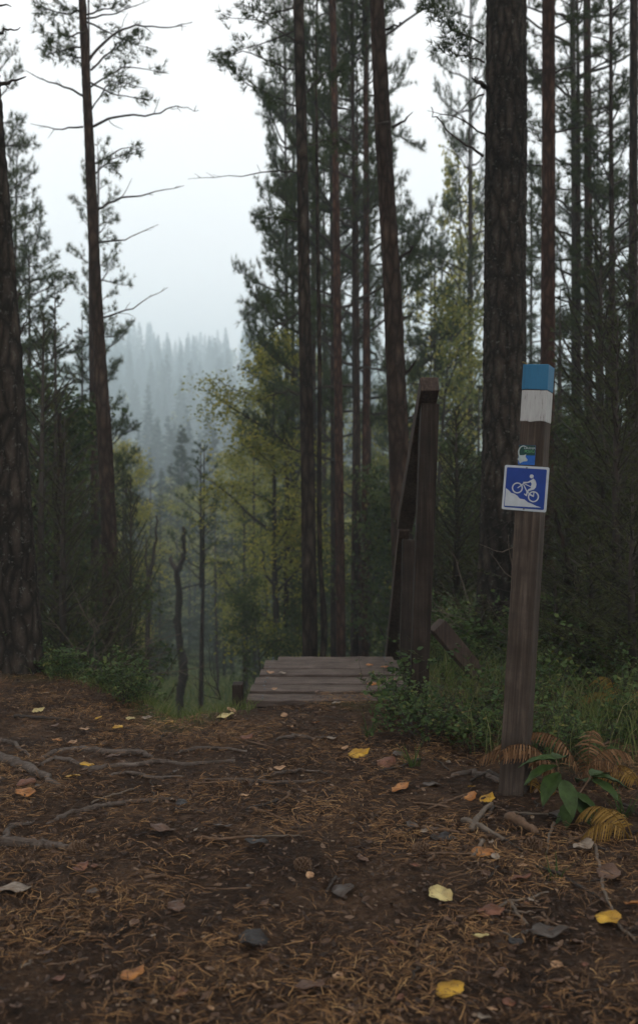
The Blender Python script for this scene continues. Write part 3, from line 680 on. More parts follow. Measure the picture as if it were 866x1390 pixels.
for i, (px, Y, ty, w, lb) in enumerate([(75, 10, 370, .75, 'dark spruce filling the gap right of the left edge trunk'), (20, 12, 330, 1.0, 'spruce behind the left edge trunk'), (140, 14, 500, .7, 'spruce just behind the slender left pine'), (112, 16, 420, 1.0, 'spruce between the left trunks further back'),
                                       (560, 20, 560, 1.0, 'spruce behind the handrail in haze'), (700, 13, 330, 1.0, 'spruce behind the rough trunk'), (760, 11, 380, .9, 'spruce behind the red-brown trunk'), (822, 14, 340, 1.1, 'spruce behind the slim right trunks'), (866, 10, 400, .9, 'spruce cut off by the right edge'), (650, 17, 500, 1.1, 'spruce left of the rough trunk'),
                                       (400, 32, 600, 1.3, 'hazy spruce behind the birches'), (460, 30, 560, 1.3, 'hazy spruce between the deck trunks'), (520, 34, 540, 1.4, 'hazy spruce behind the leaning pine'), (218, 36, 660, 1.1, 'small spruce deep in the clearing'), (10, 20, 380, 1.6, 'spruce far behind the left edge'), (190, 34, 640, 1.2, 'spruce low at the left of the clearing'), (205, 46, 620, 1.4, 'hazy spruce beyond the thin dead tree'), (258, 48, 660, 1.3, 'hazy spruce beyond the broken trunk'), (292, 44, 650, 1.3, 'hazy spruce beyond the small clearing pine'), (315, 38, 640, 1.3, 'hazy spruce left of the golden birch'), (232, 54, 625, 1.5, 'farther hazy spruce between the snags'), (335, 50, 610, 1.5, 'farther hazy spruce behind the thin stem'), (168, 27, 600, 1.0, 'spruce at the left rim of the clearing'), (205, 28, 690, .9, 'low spruce right behind the thin dead tree'), (305, 30, 720, .9, 'low spruce in the clearing right of the bare pole')]):
    put2('spruce_tree', SP[i % 2], 5, px, Y, ty, i*1.7, 'spruce', lb, 'spruce tree', SG, w)

# far forest on the opposite hill, each tree its own
FS = [spruce_meshes('far_spruce', 15, 2.7, 34, 8, 61, .5, .14, 7, .35, .4, (.6, 1.2)), spruce_meshes('far_spruce', 15, 2.3, 32, 8, 62, .5, .14, 7, .5, .4, (.5, 1.2)), spruce_meshes('far_spruce', 13, 2.1, 30, 6, 63, .5, .13, 8, .2, .4, (.4, 1.3))]
FB = broad_crown('far_birch', 12, 2, 3.2, 2600, 64, .5, 18, 0, .12)
rf = random.Random(5); cnt = 0; FARG = 'conifers on the misty hillside'
spots = []
Y = 58.0
while Y < 555:
    n = int(7+Y*.018); half = .30*Y
    for k in range(n):
        px = 110+(k+rf.random())/n*400
        spots.append((px, Y+rf.uniform(-4, 4)))
    Y += 9 if Y < 150 else 16
for px, Y in spots:
    x = (px-HX)/F*Y; g = gz(x, Y)
    if 52 < Y < 85 and 235 < px < 330 and rf.random() < .45: continue
    r = rf.random()
    if r < .14:
        o = empty('birch_tree', (x, Y, g-.3), 'faint rounded birch among conifers on the misty hillside', 'birch tree', 'birches on the misty hillside')
        mk('trunk', FB[0], M['twig'], o); mk('crown', FB[2], M['birch'], o); s = rf.uniform(.75, 1.15)
    else:
        S = FS[rf.randrange(3)]
        o = empty('spruce_tree', (x, Y, g-.3), 'faint conifer standing among others on the misty hillside', 'spruce tree', FARG)
        mk('trunk', S[0], M['twig'], o); mk('crown', S[1], M['spruce'], o); s = rf.uniform(.65, 1.1) if Y < 130 else rf.uniform(.75, 1.25)*(1+Y/1500)
    o.rotation_euler = (0, 0, rf.uniform(0, 6.28)); o.scale = (s*rf.uniform(.85, 1.15), s, s)
    cnt += 1
print('far trees', cnt)

# ------------------------------------------------------------------ ground sheet
def axis(lo, hi, a, b, step, grow):
    v = list(np.arange(a, b, step)); s = step; x = a
    left = []
    while x > lo: s *= grow; x -= s; left.append(max(x, lo))
    s = step; x = v[-1]; right = []
    while x < hi: s *= grow; x += s; right.append(min(x, hi))
    return np.array(left[::-1]+v+right)
gx = axis(-280, 280, -2.2, 2.4, .03, 1.07); gy = axis(-40, 660, 1.6, 6.4, .03, 1.05)
XX, YY = np.meshgrid(gx, gy); ZZ = gz_arr(XX, YY)
near = (np.abs(XX) < 6) & (YY < 12)
nz = np.zeros_like(ZZ)
for i, j in zip(*np.where(near)):
    q = Vector((XX[i, j], YY[i, j], 0))
    nz[i, j] = .010*noise.noise(q*4)+.008*noise.noise(q*11)+.005*noise.noise(q*27)
ZZ = ZZ+nz
ny, nx = XX.shape
I = np.arange(ny-1)[:, None]*nx; J = np.arange(nx-1)[None]
Fc = np.stack([I+J, I+J+1, I+nx+J+1, I+nx+J], -1).reshape(-1, 4)
me = mesh_np('ground', np.stack([XX, YY, ZZ], -1).reshape(-1, 3), Fc, smooth=True)
crest = np.interp(XX, CX, CY)
veg = np.clip((YY-crest+.15+.25*np.sin(XX*7))/.5, 0, 1)
veg = np.maximum(veg, np.clip((XX-.62-.10*np.sin(YY*5)+(YY-3.9)*.32)/.25, 0, 1)*np.clip((YY-3.55)/.4, 0, 1))
veg = np.where(YY < 2.6, veg*0, veg)
at = me.attributes.new('veg', 'FLOAT', 'POINT'); at.data.foreach_set('value', veg.ravel().astype(np.float32))
tag(mk('ground', me, M['ground']), 'needle covered forest path and grassy valley slope', kind='structure')

# ------------------------------------------------------------------ needle litter (stuff)
def scatter(n, x0, x1, y0, y1, rg, power=1.2):
    y = y0+(y1-y0)*rg.random(n)**power; x = rg.uniform(x0, x1, n); return x, y
rg = np.random.default_rng(3)
n = 90000
x, y = scatter(n, -2.3, 2.3, 1.65, 5.6, rg, 1.25)
cl = np.sin(x*5+np.sin(y*4)*2)+np.sin(y*6.5+x*2.3)+.8*np.sin(x*13-y*9)
keep = (rg.random(n) < np.clip(.55+.28*cl, .12, 1)) & (y < np.interp(x, CX, CY)+.1)
x, y, cl = x[keep], y[keep], cl[keep]; m0 = len(x)
L = rg.uniform(.015, .048, m0); th = rg.uniform(0, 2*np.pi, m0)
L = np.concatenate([L, L]); th2 = th+rg.normal(0, .22, m0)
x2 = x-np.cos(th)*L[:m0]/2+np.cos(th2)*L[:m0]/2; y2 = y-np.sin(th)*L[:m0]/2+np.sin(th2)*L[:m0]/2
x = np.concatenate([x, x2]); y = np.concatenate([y, y2]); th = np.concatenate([th, th2]); cl = np.concatenate([cl, cl]); n = len(x)
bend = rg.normal(0, .16, n); W = rg.uniform(.0007, .0015, n)
zh = gz_arr(x, y)+.004+rg.random(n)**2*.016; tilt = rg.normal(0, .16, n)
V = np.empty((n, 6, 3))
for k, s in enumerate((-.5, 0, .5)):
    a = th+bend*s*2
    cx = x+np.cos(th)*L*s-np.sin(th)*bend*L*.35*(s*s*4); cy = y+np.sin(th)*L*s+np.cos(th)*bend*L*.35*(s*s*4)
    cz = zh+tilt*L*s+.002*(1-abs(s)*2)
    V[:, k*2] = np.stack([cx-np.sin(a)*W/2, cy+np.cos(a)*W/2, cz], -1)
    V[:, k*2+1] = np.stack([cx+np.sin(a)*W/2, cy-np.cos(a)*W/2, cz+W*.5], -1)
i = np.arange(n)[:, None]*6
tint = np.clip(rg.beta(2.0, 2.6, n)+.06*cl, 0, 1)
me = mesh_np('needle_litter', V.reshape(-1, 3), np.concatenate([i+[0, 1, 3, 2], i+[2, 3, 5, 4]]), np.concatenate([tint, tint]))
tag(mk('needle_litter', me, M['litter']), 'dry brown pine needles strewn over the path', 'needle litter', kind='stuff')
n = 36000
x, y = scatter(n, -2.3, 2.3, 1.65, 5.8, rg, 1.2)
keep = y < np.interp(x, CX, CY)+.1; x, y = x[keep], y[keep]
Pn = np.stack([x, y, gz_arr(x, y)+.004+.012*rg.random(len(x))], -1)
sz = .016
me = leaves('leaf_litter', Pn, .008+.016*rg.random((len(x), 1))**2, .5, rg, np.clip(rg.beta(1.6, 3, len(x)), 0, 1), flat=1.6)
tag(mk('bark_litter', me, M['flake']), 'crumbs of bark and rotten leaf bits over the path', 'bark litter', kind='stuff')

# ------------------------------------------------------------------ roots
def ground_tube(name, pix, wpx, mat, label, cat, group, lift=.25, jig=.004, taper=(.6, 1, .5), zoff=0, n=9):
    pts = [G(px, py) for px, py in pix]; mb = MB(); fine = []; m = len(pts)
    rnd = random.Random(int(pix[0][0]*3+pix[0][1]))
    a = np.array([tuple(p) for p in pts]); tt = np.linspace(0, m-1, (m-1)*6+1)
    r = []
    for t in tt:
        i = min(int(t), m-2); f = t-i; f = f*f*(3-2*f)*.4+f*.6
        p = pts[i].lerp(pts[i+1], f); u = t/(m-1)
        rr = wpx/2/F*p.y*np.interp(u, [0, .4, 1], taper)*rnd.uniform(.85, 1.15)
        p = p+Vector((rnd.gauss(0, jig), rnd.gauss(0, jig), 0)); p.z = gz(p.x, p.y)+rr*lift*1.2+zoff+.004
        fine.append(p); r.append(rr)
    fine[0].z -= r[0]*.6; fine[-1].z -= r[-1]*.8
    c = sum(fine, Vector())/len(fine)
    mb.tube([p-c for p in fine], r, n)
    o = mb.build(name, M[mat], loc=c); tag(o, label, cat, group); return o
RG = 'pine roots crossing the path'
ROOTS = [([(-40, 1018), (0, 1030), (30, 1040), (55, 1053), (84, 1070)], 16, 'thick knotted grey root entering from the left edge'),
 ([(58, 1030), (80, 1021), (110, 1019), (150, 1023), (190, 1022), (212, 1034)], 11, 'arched grey root nearest the crest at left'),
 ([(58, 1040), (75, 1031), (95, 1034), (118, 1046), (150, 1042), (190, 1040), (215, 1034), (250, 1039), (290, 1036), (318, 1034)], 9, 'long wavy root running right below the arched root'),
 ([(238, 1024), (262, 1018), (290, 1016), (335, 1020)], 6, 'short thin root near the crest in the middle'),
 ([(278, 1060), (320, 1060), (360, 1063), (400, 1063), (445, 1062)], 6, 'straight pale root in the middle of the path'),
 ([(350, 1056), (380, 1050), (410, 1046), (440, 1050)], 5, 'short root just behind the straight pale one'),
 ([(60, 1122), (90, 1108), (130, 1098), (180, 1090), (240, 1085)], 8, 'smooth curved root rising to the right at left of the path'),
 ([(4, 1142), (12, 1128), (30, 1121), (48, 1118)], 10, 'short hooked root above the grey log-like root'),
 ([(-30, 1143), (0, 1144), (40, 1147), (75, 1150), (108, 1152)], 16, 'stout pale root lying straight at the lower left edge'),
 ([(375, 1005), (395, 1000), (430, 1004), (460, 1000)], 6, 'thin dark root just before the deck'),
 ([(40, 1030), (20, 1010), (0, 1004)], 6, 'thin root above the knotted left one'),
 ([(140, 1056), (175, 1050), (215, 1058), (250, 1055)], 6, 'half buried root below the long wavy one'),
 ([(610, 1055), (640, 1050), (670, 1058), (690, 1066)], 10, 'dark root showing at the foot of the painted post')]
for pix, w, lb in ROOTS:
    ground_tube('tree_root', pix, w, 'root', lb, 'root', RG, .02, .006)
SG2 = 'sticks lying on the path'
STK = [([(641, 1130), (652, 1112), (668, 1094)], 9, 'dead', 'grey stick pointing away at the foot of the painted post'), ([(628, 1118), (655, 1130), (684, 1143)], 9, 'dead', 'stout pale stick lying beside the grey one'), ([(690, 1117), (708, 1126), (726, 1135)], 15, 'cone', 'reddish brown piece of rotten branch below the fern'),
 ([(690, 1228), (700, 1242), (716, 1260)], 5, 'dead', 'short straight twig between rust leaf and bright yellow leaf'), ([(806, 1150), (812, 1180), (824, 1225), (840, 1262), (862, 1280)], 5, 'dead', 'long bent grey twig at the lower right'), ([(340, 1100), (362, 1106), (388, 1118), (408, 1120)], 4, 'cone', 'thin brown twig in the middle of the path'),
 ([(265, 1141), (300, 1143), (345, 1139)], 5, 'cone', 'thin flat stick left of centre'), ([(330, 1139), (370, 1138), (410, 1137)], 3, 'dead', 'fine straight twig right of centre line'), ([(195, 1196), (215, 1194), (225, 1192)], 6, 'cone', 'short tan splinter below the pale straight root'), ([(688, 1065), (664, 1052), (640, 1062)], 6, 'dead_dark', 'dark twig at the back of the stick pile'),
 ([(728, 1180), (760, 1192), (800, 1215), (818, 1224)], 5, 'dead_dark', 'dark curved twig left of the long bent grey twig'), ([(655, 1145), (648, 1160), (640, 1166)], 6, 'dead', 'short pale splinter under the stout pale stick'), ([(668, 1240), (690, 1228), (722, 1222), (740, 1214)], 4, 'dead', 'thin grey twig behind the rust leaf'),
 ([(752, 1120), (744, 1138), (742, 1160)], 4, 'dead', 'thin grey twig standing below the green plant'), ([(610, 1100), (590, 1096), (560, 1092)], 4, 'cone', 'brown twig near the orange leaf below the bank'), ([(20, 975), (60, 978), (95, 980)], 5, 'dead_dark', 'dark stick on the crest at the far left')]
for pix, w, mt, lb in STK:
    ground_tube('stick', pix, w, mt, lb, 'stick', SG2, 1.0, .002, (1, .9, .6), n=7)

rt = random.Random(55)
for i in range(60):
    px, py = (rt.uniform(0, 866), rt.uniform(1000, 1380)) if i % 2 else (rt.uniform(560, 866), rt.uniform(1080, 1330))
    a_ = rt.uniform(0, 3.14); l_ = rt.uniform(10, 38); dx_, dy_ = math.cos(a_)*l_, math.sin(a_)*l_*.4
    ground_tube('twig', [(px-dx_, py-dy_), (px+rt.uniform(-4, 4), py+rt.uniform(-2, 2)), (px+dx_, py+dy_)], rt.uniform(2.2, 5), rt.choice(['dead', 'cone', 'cone', 'dead_dark', 'twig']), 'small broken twig scattered among the needles of the path', 'twig', 'small twigs scattered on the path', .9, .002, (1, .9, .7), n=5)
# ------------------------------------------------------------------ fallen leaves
def leaf_mesh(size, seed, asp=.8):
    rnd = random.Random(seed); n = 22; cup = rnd.uniform(-.25, .5); tw = rnd.uniform(-.3, .3)
    def hz(x, y): return size*(cup*((x/size)**2*1.2+(y/size)**2)*.8+tw*(x*y)/size**2+.05*math.sin(x/size*9+seed))
    V = [(0, 0, hz(0, 0))]; ring = []
    for k in range(n):
        a = 2*math.pi*k/n; r = size*.5*(1+.10*rnd.random()+.07*(k % 2))
        x = math.cos(a)*r; y = math.sin(a)*r*asp
        if k == 0: x *= 1.28
        V.append((x*.55, y*.55, hz(x*.55, y*.55))); ring.append((x, y, hz(x, y)))
    V += ring; Fc = []
    for k in range(n):
        k2 = (k+1) % n; Fc += [(0, 1+k, 1+k2), (1+k, 1+n+k, 1+n+k2, 1+k2)]
    me = bpy.data.meshes.new('leaf'); me.from_pydata(V, [], Fc); me.polygons.foreach_set('use_smooth', [True]*len(Fc)); me.update()
    return me
def leaf_obj(pos, size, col, seed, label, tilt=.15, group='fallen leaves on the path', asp=.8, rz=None):
    rnd = random.Random(seed*13+1)
    o = mk('fallen_leaf', leaf_mesh(size, seed, asp), LM[col], None, pos)
    o.rotation_euler = (rnd.uniform(-tilt, tilt)+.12, rnd.uniform(-tilt, tilt), rnd.uniform(0, 6.28) if rz is None else rz)
    md = o.modifiers.new('thickness', 'SOLIDIFY'); md.thickness = .0006
    mb = MB(); mb.tube([(size*-.48, 0, size*.08), (size*-.75, size*.04, size*.1), (size*-.95, size*.1, size*.05)], .0008, 4)
    mb.build('leaf_stalk', LM['brown'], o)
    return tag(o, label, 'leaf', group)
LV = [(36, 1066, 26, 'rust', 'flat reddish leaf below the thick left root'), (35, 1082, 26, 'orange', 'orange leaf under the flat reddish leaf at left'), (118, 1042, 17, 'yellow', 'yellow leaf on the long wavy root'), (99, 1058, 20, 'yellow', 'darkening yellow leaf below the long wavy root'),
 (160, 992, 17, 'yellow', 'bright yellow leaf near the left crest'), (98, 1013, 15, 'peach', 'peach leaf just behind the arched root'), (155, 1030, 18, 'brown', 'brown leaf between the arched and wavy roots'), (134, 978, 12, 'yellow', 'yellow leaf at the foot of the crest plants'), (52, 968, 15, 'pale', 'pale leaf on the crest near the lichen trunk'),
 (115, 994, 12, 'peach', 'peach leaf left of the bright yellow crest leaf'), (177, 979, 12, 'pale', 'pale leaf at the clearing edge'), (199, 978, 12, 'bone', 'whitish leaf right of the pale edge leaf'), (229, 985, 13, 'yellow', 'yellow leaf where the path meets the grass'), (78, 1008, 12, 'orange', 'small orange leaf beside the peach leaf'),
 (75, 990, 14, 'brown', 'brown leaf left on the crest'), (305, 975, 22, 'pale', 'pale curled leaf left of the deck corner'), (315, 968, 16, 'peach', 'peach leaf touching the deck corner'), (361, 957, 15, 'bone', 'light leaf at the near edge of the deck'), (386, 975, 12, 'peach', 'peach leaf on soil before the deck'), (394, 991, 12, 'peach', 'second peach leaf on soil before the deck, nearer the roots'),
 (456, 957, 12, 'bone', 'whitish leaf before the right half of the deck'), (335, 1006, 16, 'rust', 'rust leaf between crest and straight pale root'), (379, 1048, 14, 'peach', 'peach leaf behind the straight pale root'), (429, 985, 11, 'orange', 'small orange leaf before the deck middle'), (450, 1006, 14, 'bone', 'pale leaf with dark cap shape left of the bank'),
 (468, 1020, 10, 'peach', 'tiny peach leaf left of the bank'), (486, 1028, 26, 'yellow', 'yellow-brown leaf at the left foot of the bank plants'), (524, 1038, 32, 'rust', 'wide rust leaf at the foot of the bank plants'), (540, 1028, 18, 'grey', 'grey leaf behind the wide rust leaf'), (543, 1074, 26, 'orange', 'orange leaf standing out on bare path below the bank'),
 (585, 1068, 22, 'grey', 'grey curled leaf right of the orange one'), (638, 1085, 22, 'orange', 'orange leaf left of the post foot'), (661, 1090, 24, 'yellow', 'yellow leaf resting on the grey stick'), (640, 1073, 12, 'yellow', 'small yellow leaf behind the stick pile'), (213, 1073, 14, 'peach', 'small peach leaf above the smooth curved root'),
 (247, 1095, 20, 'dark', 'dark leaf at the end of the smooth curved root'), (222, 1132, 34, 'brown', 'long brown leaf in the middle left of the path'), (303, 1127, 22, 'grey', 'grey leaf with rolled edge left of centre'), (17, 1211, 50, 'bone', 'large torn whitish leaf at the lower left edge'), (126, 1217, 22, 'grey', 'pale grey tuft-like leaf right of the torn whitish one'),
 (350, 1148, 30, 'dark', 'dark crumpled leaf in the centre of the path'), (345, 1284, 48, 'dark', 'big blue-black leaf at the bottom of the path'), (465, 1212, 40, 'grey', 'flat grey leaf in the lower middle'), (598, 1220, 36, 'pale', 'bright pale yellow leaf in the lower middle'), (665, 1243, 32, 'rust', 'rust leaf right of the pale yellow one'),
 (652, 1279, 22, 'pale', 'small pale leaf below the rust one'), (825, 1252, 42, 'yellow', 'big bright yellow leaf at the lower right'), (862, 1233, 34, 'orange', 'orange leaf cut by the right edge'), (655, 1162, 30, 'orange', 'orange-brown leaf below the stout pale stick'), (672, 1169, 16, 'bone', 'small light curled leaf touching the orange-brown leaf'),
 (703, 1197, 34, 'rust', 'rust leaf left of the grass tuft'), (792, 1155, 34, 'bone', 'upright pale bark-like leaf by the grass tuft'), (826, 1192, 40, 'brown', 'tan crumpled leaf by the long bent twig'), (744, 1274, 44, 'grey', 'grey crumpled leaf at the bottom right of centre'), (700, 1285, 26, 'dark', 'dark leaf left of the grey crumpled leaf'),
 (560, 1128, 22, 'grey', 'grey leaf on the right half of the path'), (600, 1140, 30, 'dark', 'dark leaf left of the stick pile'), (492, 1172, 20, 'brown', 'brown leaf in the right middle of the path'), (563, 1180, 14, 'rust', 'small rust leaf behind the pale yellow one'), (760, 1110, 30, 'grey', 'grey leaf under the green plant'),
 (240, 1238, 30, 'brown', 'brown leaf in the lower left middle'), (110, 1185, 22, 'rust', 'rust leaf above the grey tuft-like one'), (52, 1072, 12, 'dark', 'small dark leaf by the flat reddish leaf'), (420, 1345, 40, 'brown', 'brown leaf at the very bottom of the frame'), (180, 1330, 34, 'orange', 'orange leaf at the bottom left'), (610, 1350, 38, 'yellow', 'yellow leaf at the very bottom right of centre')]
for i, (px, py, w, col, lb) in enumerate(LV):
    g = G(px, py)
    leaf_obj((g.x, g.y, g.z+.014), w/F*g.y*1.0, col, i+1, lb, .22 if w < 40 else .12, asp=.75)
rl = random.Random(77)
for i in range(70):
    px, py = rl.uniform(0, 866), 985+rl.random()**.8*400
    g = G(px, py); col = rl.choice(['brown', 'rust', 'grey', 'brown', 'brown', 'rust', 'peach', 'bone'])
    leaf_obj((g.x, g.y, g.z+.008), rl.uniform(.012, .03), col, 100+i, 'tiny shrivelled leaf bit among the needles of the path', .35, 'tiny leaf bits on the path')

# pine cones
def cone_mesh():
    mb = MB()
    for k in range(60):
        t = k/60; a = k*2.4; r = .013*math.sin(math.pi*(.12+.8*t))+.003
        c = Vector((math.cos(a)*r, math.sin(a)*r, .045*t)); M3 = Matrix.Rotation(a, 3, 'Z') @ Matrix.Rotation(-.5, 3, 'Y')
        mb.box(c, (.010, .008, .0025), M3)
    mb.tube([(0, 0, 0), (0, 0, .044)], [.009, .004], 8); return mb.mesh('pine_cone', False)
cm = cone_mesh()
for px, py, rz, lb in [(300, 1005, .3, 'pine cone near the crest in the middle'), (560, 1160, 1.7, 'pine cone right of the path centre'), (95, 1160, 2.2, 'pine cone below the stout pale root'), (715, 1150, .8, 'pine cone beside the rotten branch piece'), (400, 1180, 1.3, 'pine cone in the path centre')]:
    g = G(px, py); o = mk('pine_cone', cm, M['cone'], None, (g.x, g.y, g.z+.014)); o.rotation_euler = (R(88), 0, rz); tag(o, lb, 'pine cone', 'pine cones on the path')

# ------------------------------------------------------------------ low plants
def herb_mesh(seed, n_st=9, h=.28, per=16, size=.022, spread=.16):
    rnd = random.Random(seed); rg_ = np.random.default_rng(seed); mb = MB(); pts = []
    for s in range(n_st):
        az = rnd.uniform(0, 6.28); st = curve((rnd.gauss(0, .03), rnd.gauss(0, .03), 0), (math.cos(az)*.45, math.sin(az)*.45, 1), h*rnd.uniform(.6, 1.15), 5, .16, -.02, rnd)
        mb.tube(st, [.0022, .002, .0017, .0014, .001, .0008], 4)
        for t in range(4):
            j = rnd.randint(1, 4); d = Vector((rnd.gauss(0, 1), rnd.gauss(0, 1), .6))
            tw = curve(st[j], d, h*.4, 4, .2, 0, rnd); mb.tube(tw, .0009, 3)
            pts += [tw[rnd.randint(1, 3)].lerp(tw[4], rnd.random())+Vector((rnd.gauss(0, .008), rnd.gauss(0, .008), rnd.gauss(0, .006))) for _ in range(per//2)]
        pts += [st[j].lerp(st[j+1], rnd.random())+Vector((rnd.gauss(0, .01),)*3) for j in range(1, 5) for _ in range(2)]
    return mb.mesh('stems'), leaves('leaves', [tuple(p) for p in pts], size, .62, rg_, None, .6)
HM = [herb_mesh(71, 7, .34, 14, .028), herb_mesh(72, 6, .28, 12, .040), herb_mesh(73, 8, .44, 16, .024), herb_mesh(74, 6, .24, 12, .034)]
rh = random.Random(9); herbs = []
for i in range(190):   # right bank
    Yh = rh.uniform(3.75, 7.2)
    xm = max(.30+.0, .62-(Yh-3.9)*.28) if Yh < 4.8 else .52
    herbs.append((rh.uniform(xm, 2.7), Yh, 'right'))
for i in range(60):   # left crest
    x = rh.uniform(-2.2, -.85); herbs.append((x, float(np.interp(x, CX, CY))+rh.uniform(-.10, .5), 'left'))
for x, y_ in [(.33, 4.45), (.30, 4.3), (.38, 4.2), (.42, 4.05), (.35, 4.6), (.50, 4.1), (.58, 4.0), (.5, 4.35), (.56, 4.2), (.62, 4.25), (.48, 4.55), (.66, 3.95), (.42, 4.35), (.40, 4.7), (.44, 4.85)]:
    herbs.append((x, y_, 'right'))
for k, (x, y_, sd) in enumerate(herbs):
    S = HM[rh.randrange(4)]
    lb = 'green bilberry shrub in the thicket on the bank around the posts' if sd == 'right' else 'green bilberry shrub on the left crest above the clearing'
    o = empty('bilberry_shrub', (x, y_, gz(x, y_)-.01), lb, 'shrub', 'bilberry shrubs on the right bank' if sd == 'right' else 'bilberry shrubs on the left crest')
    mk('stems', S[0], M['twig'], o); mk('foliage', S[1], M['herb'], o)
    s = rh.uniform(.55, 1.0)*(1.0 if y_ > 4.0 else .75)*(.5 if .40 < x < 1.0 and 4.45 < y_ < 5.6 else 1)*(1.0 if sd == 'right' else .7); o.scale = (s, s, s); o.rotation_euler = (0, 0, rh.uniform(0, 6.28))

# grass (stuff)
def grass(name, xs, ys, h, w, label, rg_, lean=.45):
    n = len(xs); th = rg_.uniform(0, 2*np.pi, n); H = h*rg_.uniform(.45, 1.2, n); ln = H*rg_.uniform(.1, lean*2, n)
    z = gz_arr(xs, ys)-.01; V = np.empty((n, 5, 3)); sx, sy = -np.sin(th+1.3), np.cos(th+1.3)
    for k, (t, ww) in enumerate(((0, 1), (.5, .8))):
        cx = xs+np.cos(th)*ln*t*t; cy = ys+np.sin(th)*ln*t*t; cz = z+H*t*(1-.1*t)
        V[:, 2*k] = np.stack([cx-sx*w*ww/2, cy-sy*w*ww/2, cz], -1); V[:, 2*k+1] = np.stack([cx+sx*w*ww/2, cy+sy*w*ww/2, cz], -1)
    V[:, 4] = np.stack([xs+np.cos(th)*ln, ys+np.sin(th)*ln, z+H*.85], -1)
    i = np.arange(n)[:, None]*5
    me = bpy.data.meshes.new(name)
    q = np.concatenate([i+[0, 1, 3, 2]]); t3 = i+[2, 3, 4]
    # uniform face size: repeat as triangles
    Fc = np.concatenate([i+[0, 1, 3], i+[0, 3, 2], t3]); tt = np.clip(rg_.normal(.45, .2, n), 0, 1)
    bpy.data.meshes.remove(me); me = mesh_np(name, V.reshape(-1, 3), Fc, np.concatenate([tt, tt, tt]))
    return tag(mk(name, me, M['grass']), label, 'grass', kind='stuff')
rg = np.random.default_rng(21)
n = 11000; xs = rg.uniform(.25, 2.6, n); ys = rg.uniform(3.6, 8, n)
cl = np.sin(xs*7+ys*3)+np.sin(ys*6-xs*4)
k = (xs > .60-(ys-3.9)*.32) & (xs > .30) & (rg.random(n) < .45+.3*cl); k &= ~((ys > 4.8) & (xs < .55))
grass('grass', xs[k], ys[k], .27, .0035, 'thin green grass growing on the right bank', rg)
n = 6000; xs = rg.uniform(-2.6, -.3, n); cr = np.interp(xs, CX, CY); ys = cr+rg.normal(.25, .28, n); k = ys > cr-.12*rg.random(n)
grass('grass', xs[k], ys[k], .09, .003, 'thin grass fringe along the left crest', rg)
n = 60000; ys = 13+rg.random(n)**1.4*62; xs = rg.uniform(-1, 1, n)*(1.5+ys*.33)-.5; k = (xs < -.3) | (ys > 9)
grass('grass', xs[k], ys[k], .42, .03, 'tall pale grass covering the misty clearing floor', rg)

# grass tuft near the sticks
def tuft(px, py, h, n, label):
    g = G(px, py); mb = MB(); rnd = random.Random(px)
    for i in range(n):
        a = rnd.uniform(0, 6.28); c = curve((rnd.gauss(0, .008), rnd.gauss(0, .008), -.01), (math.cos(a)*.5, math.sin(a)*.5, 1), h*rnd.uniform(.5, 1.1), 5, .06, -.12, rnd)
        side = Vector((-math.sin(a), math.cos(a), 0)); b = len(mb.v)
        for j, p in enumerate(c): w = .003*(1-.17*j); mb.v += [tuple(p-side*w), tuple(p+side*w)]
        for j in range(5): mb.f.append((b+2*j, b+2*j+1, b+2*j+3, b+2*j+2))
    o = mb.build('grass_tuft', M['grass'], None, True, g); tag(o, label, 'grass tuft', 'grass tufts beside the path')
tuft(752, 1192, .09, 16, 'green grass tuft among sticks at the lower right')
tuft(560, 1040, .13, 20, 'grass tuft at the edge of the bank left of the post')
tuft(500, 1000, .13, 22, 'bright grass tuft right of the deck front')
tuft(845, 1110, .14, 24, 'grass tuft at the right edge below the ferns')
tuft(810, 1060, .2, 26, 'long grass tuft behind the green plant')

# ------------------------------------------------------------------ ferns
def frond(root, base, az, L, lift, mat, seed, droop=-.20, pin=.06, name='frond'):
    rnd = random.Random(seed); c = curve(base, (math.cos(az)*.6, math.sin(az)*.6, lift), L, 14, .03, droop, rnd)
    mb = MB(); mb.tube(c, [.0022*(1-.05*i) for i in range(15)], 5)
    tint = [.2]*len(mb.f)
    for i in range(22):
        t = .18+.82*i/22; j = min(int(t*14), 13); p = c[j].lerp(c[j+1], t*14-j); d = (c[j+1]-c[j]).normalized()
        sdv = d.cross(Vector((0, 0, 1))); sdv = sdv.normalized() if sdv.length > .01 else Vector((1, 0, 0))
        pl = pin*math.sin(math.pi*min(1, .25+.75*(1-t)))*1.5*(1-t*.5)
        for s in (-1, 1):
            dd = (sdv*s+d*.45+Vector((0, 0, -.45+rnd.gauss(0, .2)))).normalized(); nrm = dd.cross(d).normalized()
            tv = min(1, max(0, rnd.gauss(.5, .25))); pp = p.copy(); b = len(mb.v); K = 8; W0 = L*.78/22*.62
            for q in range(K+1):
                u = q/K; ww = W0*.5*math.sin(math.pi*min(1, .22+.78*u))**.7*(1.25 if q % 2 else .8)+.0003
                mb.v += [tuple(pp-d*ww+nrm*ww*.4), tuple(pp), tuple(pp+d*ww+nrm*ww*.4)]
                dd = (dd+Vector((0, 0, -.13))+d*.03).normalized(); pp = pp+dd*pl/K
            for q in range(K):
                for j in (0, 1): mb.f.append((b+q*3+j, b+q*3+j+1, b+q*3+4+j, b+q*3+3+j)); tint.append(tv)
    o = mk(name, mb.mesh(name, True, tint), M[mat], root); return o
def fern(px, py, fr, mat, label, zoff=0):
    g = G(px, py); o = empty('fern', g, label, 'fern', 'withered ferns beside the painted post')
    for i, (az, L, lift) in enumerate(fr): frond(o, (random.Random(i).gauss(0, .01), 0, 0), R(az), L, lift, mat, i+px)
    return o
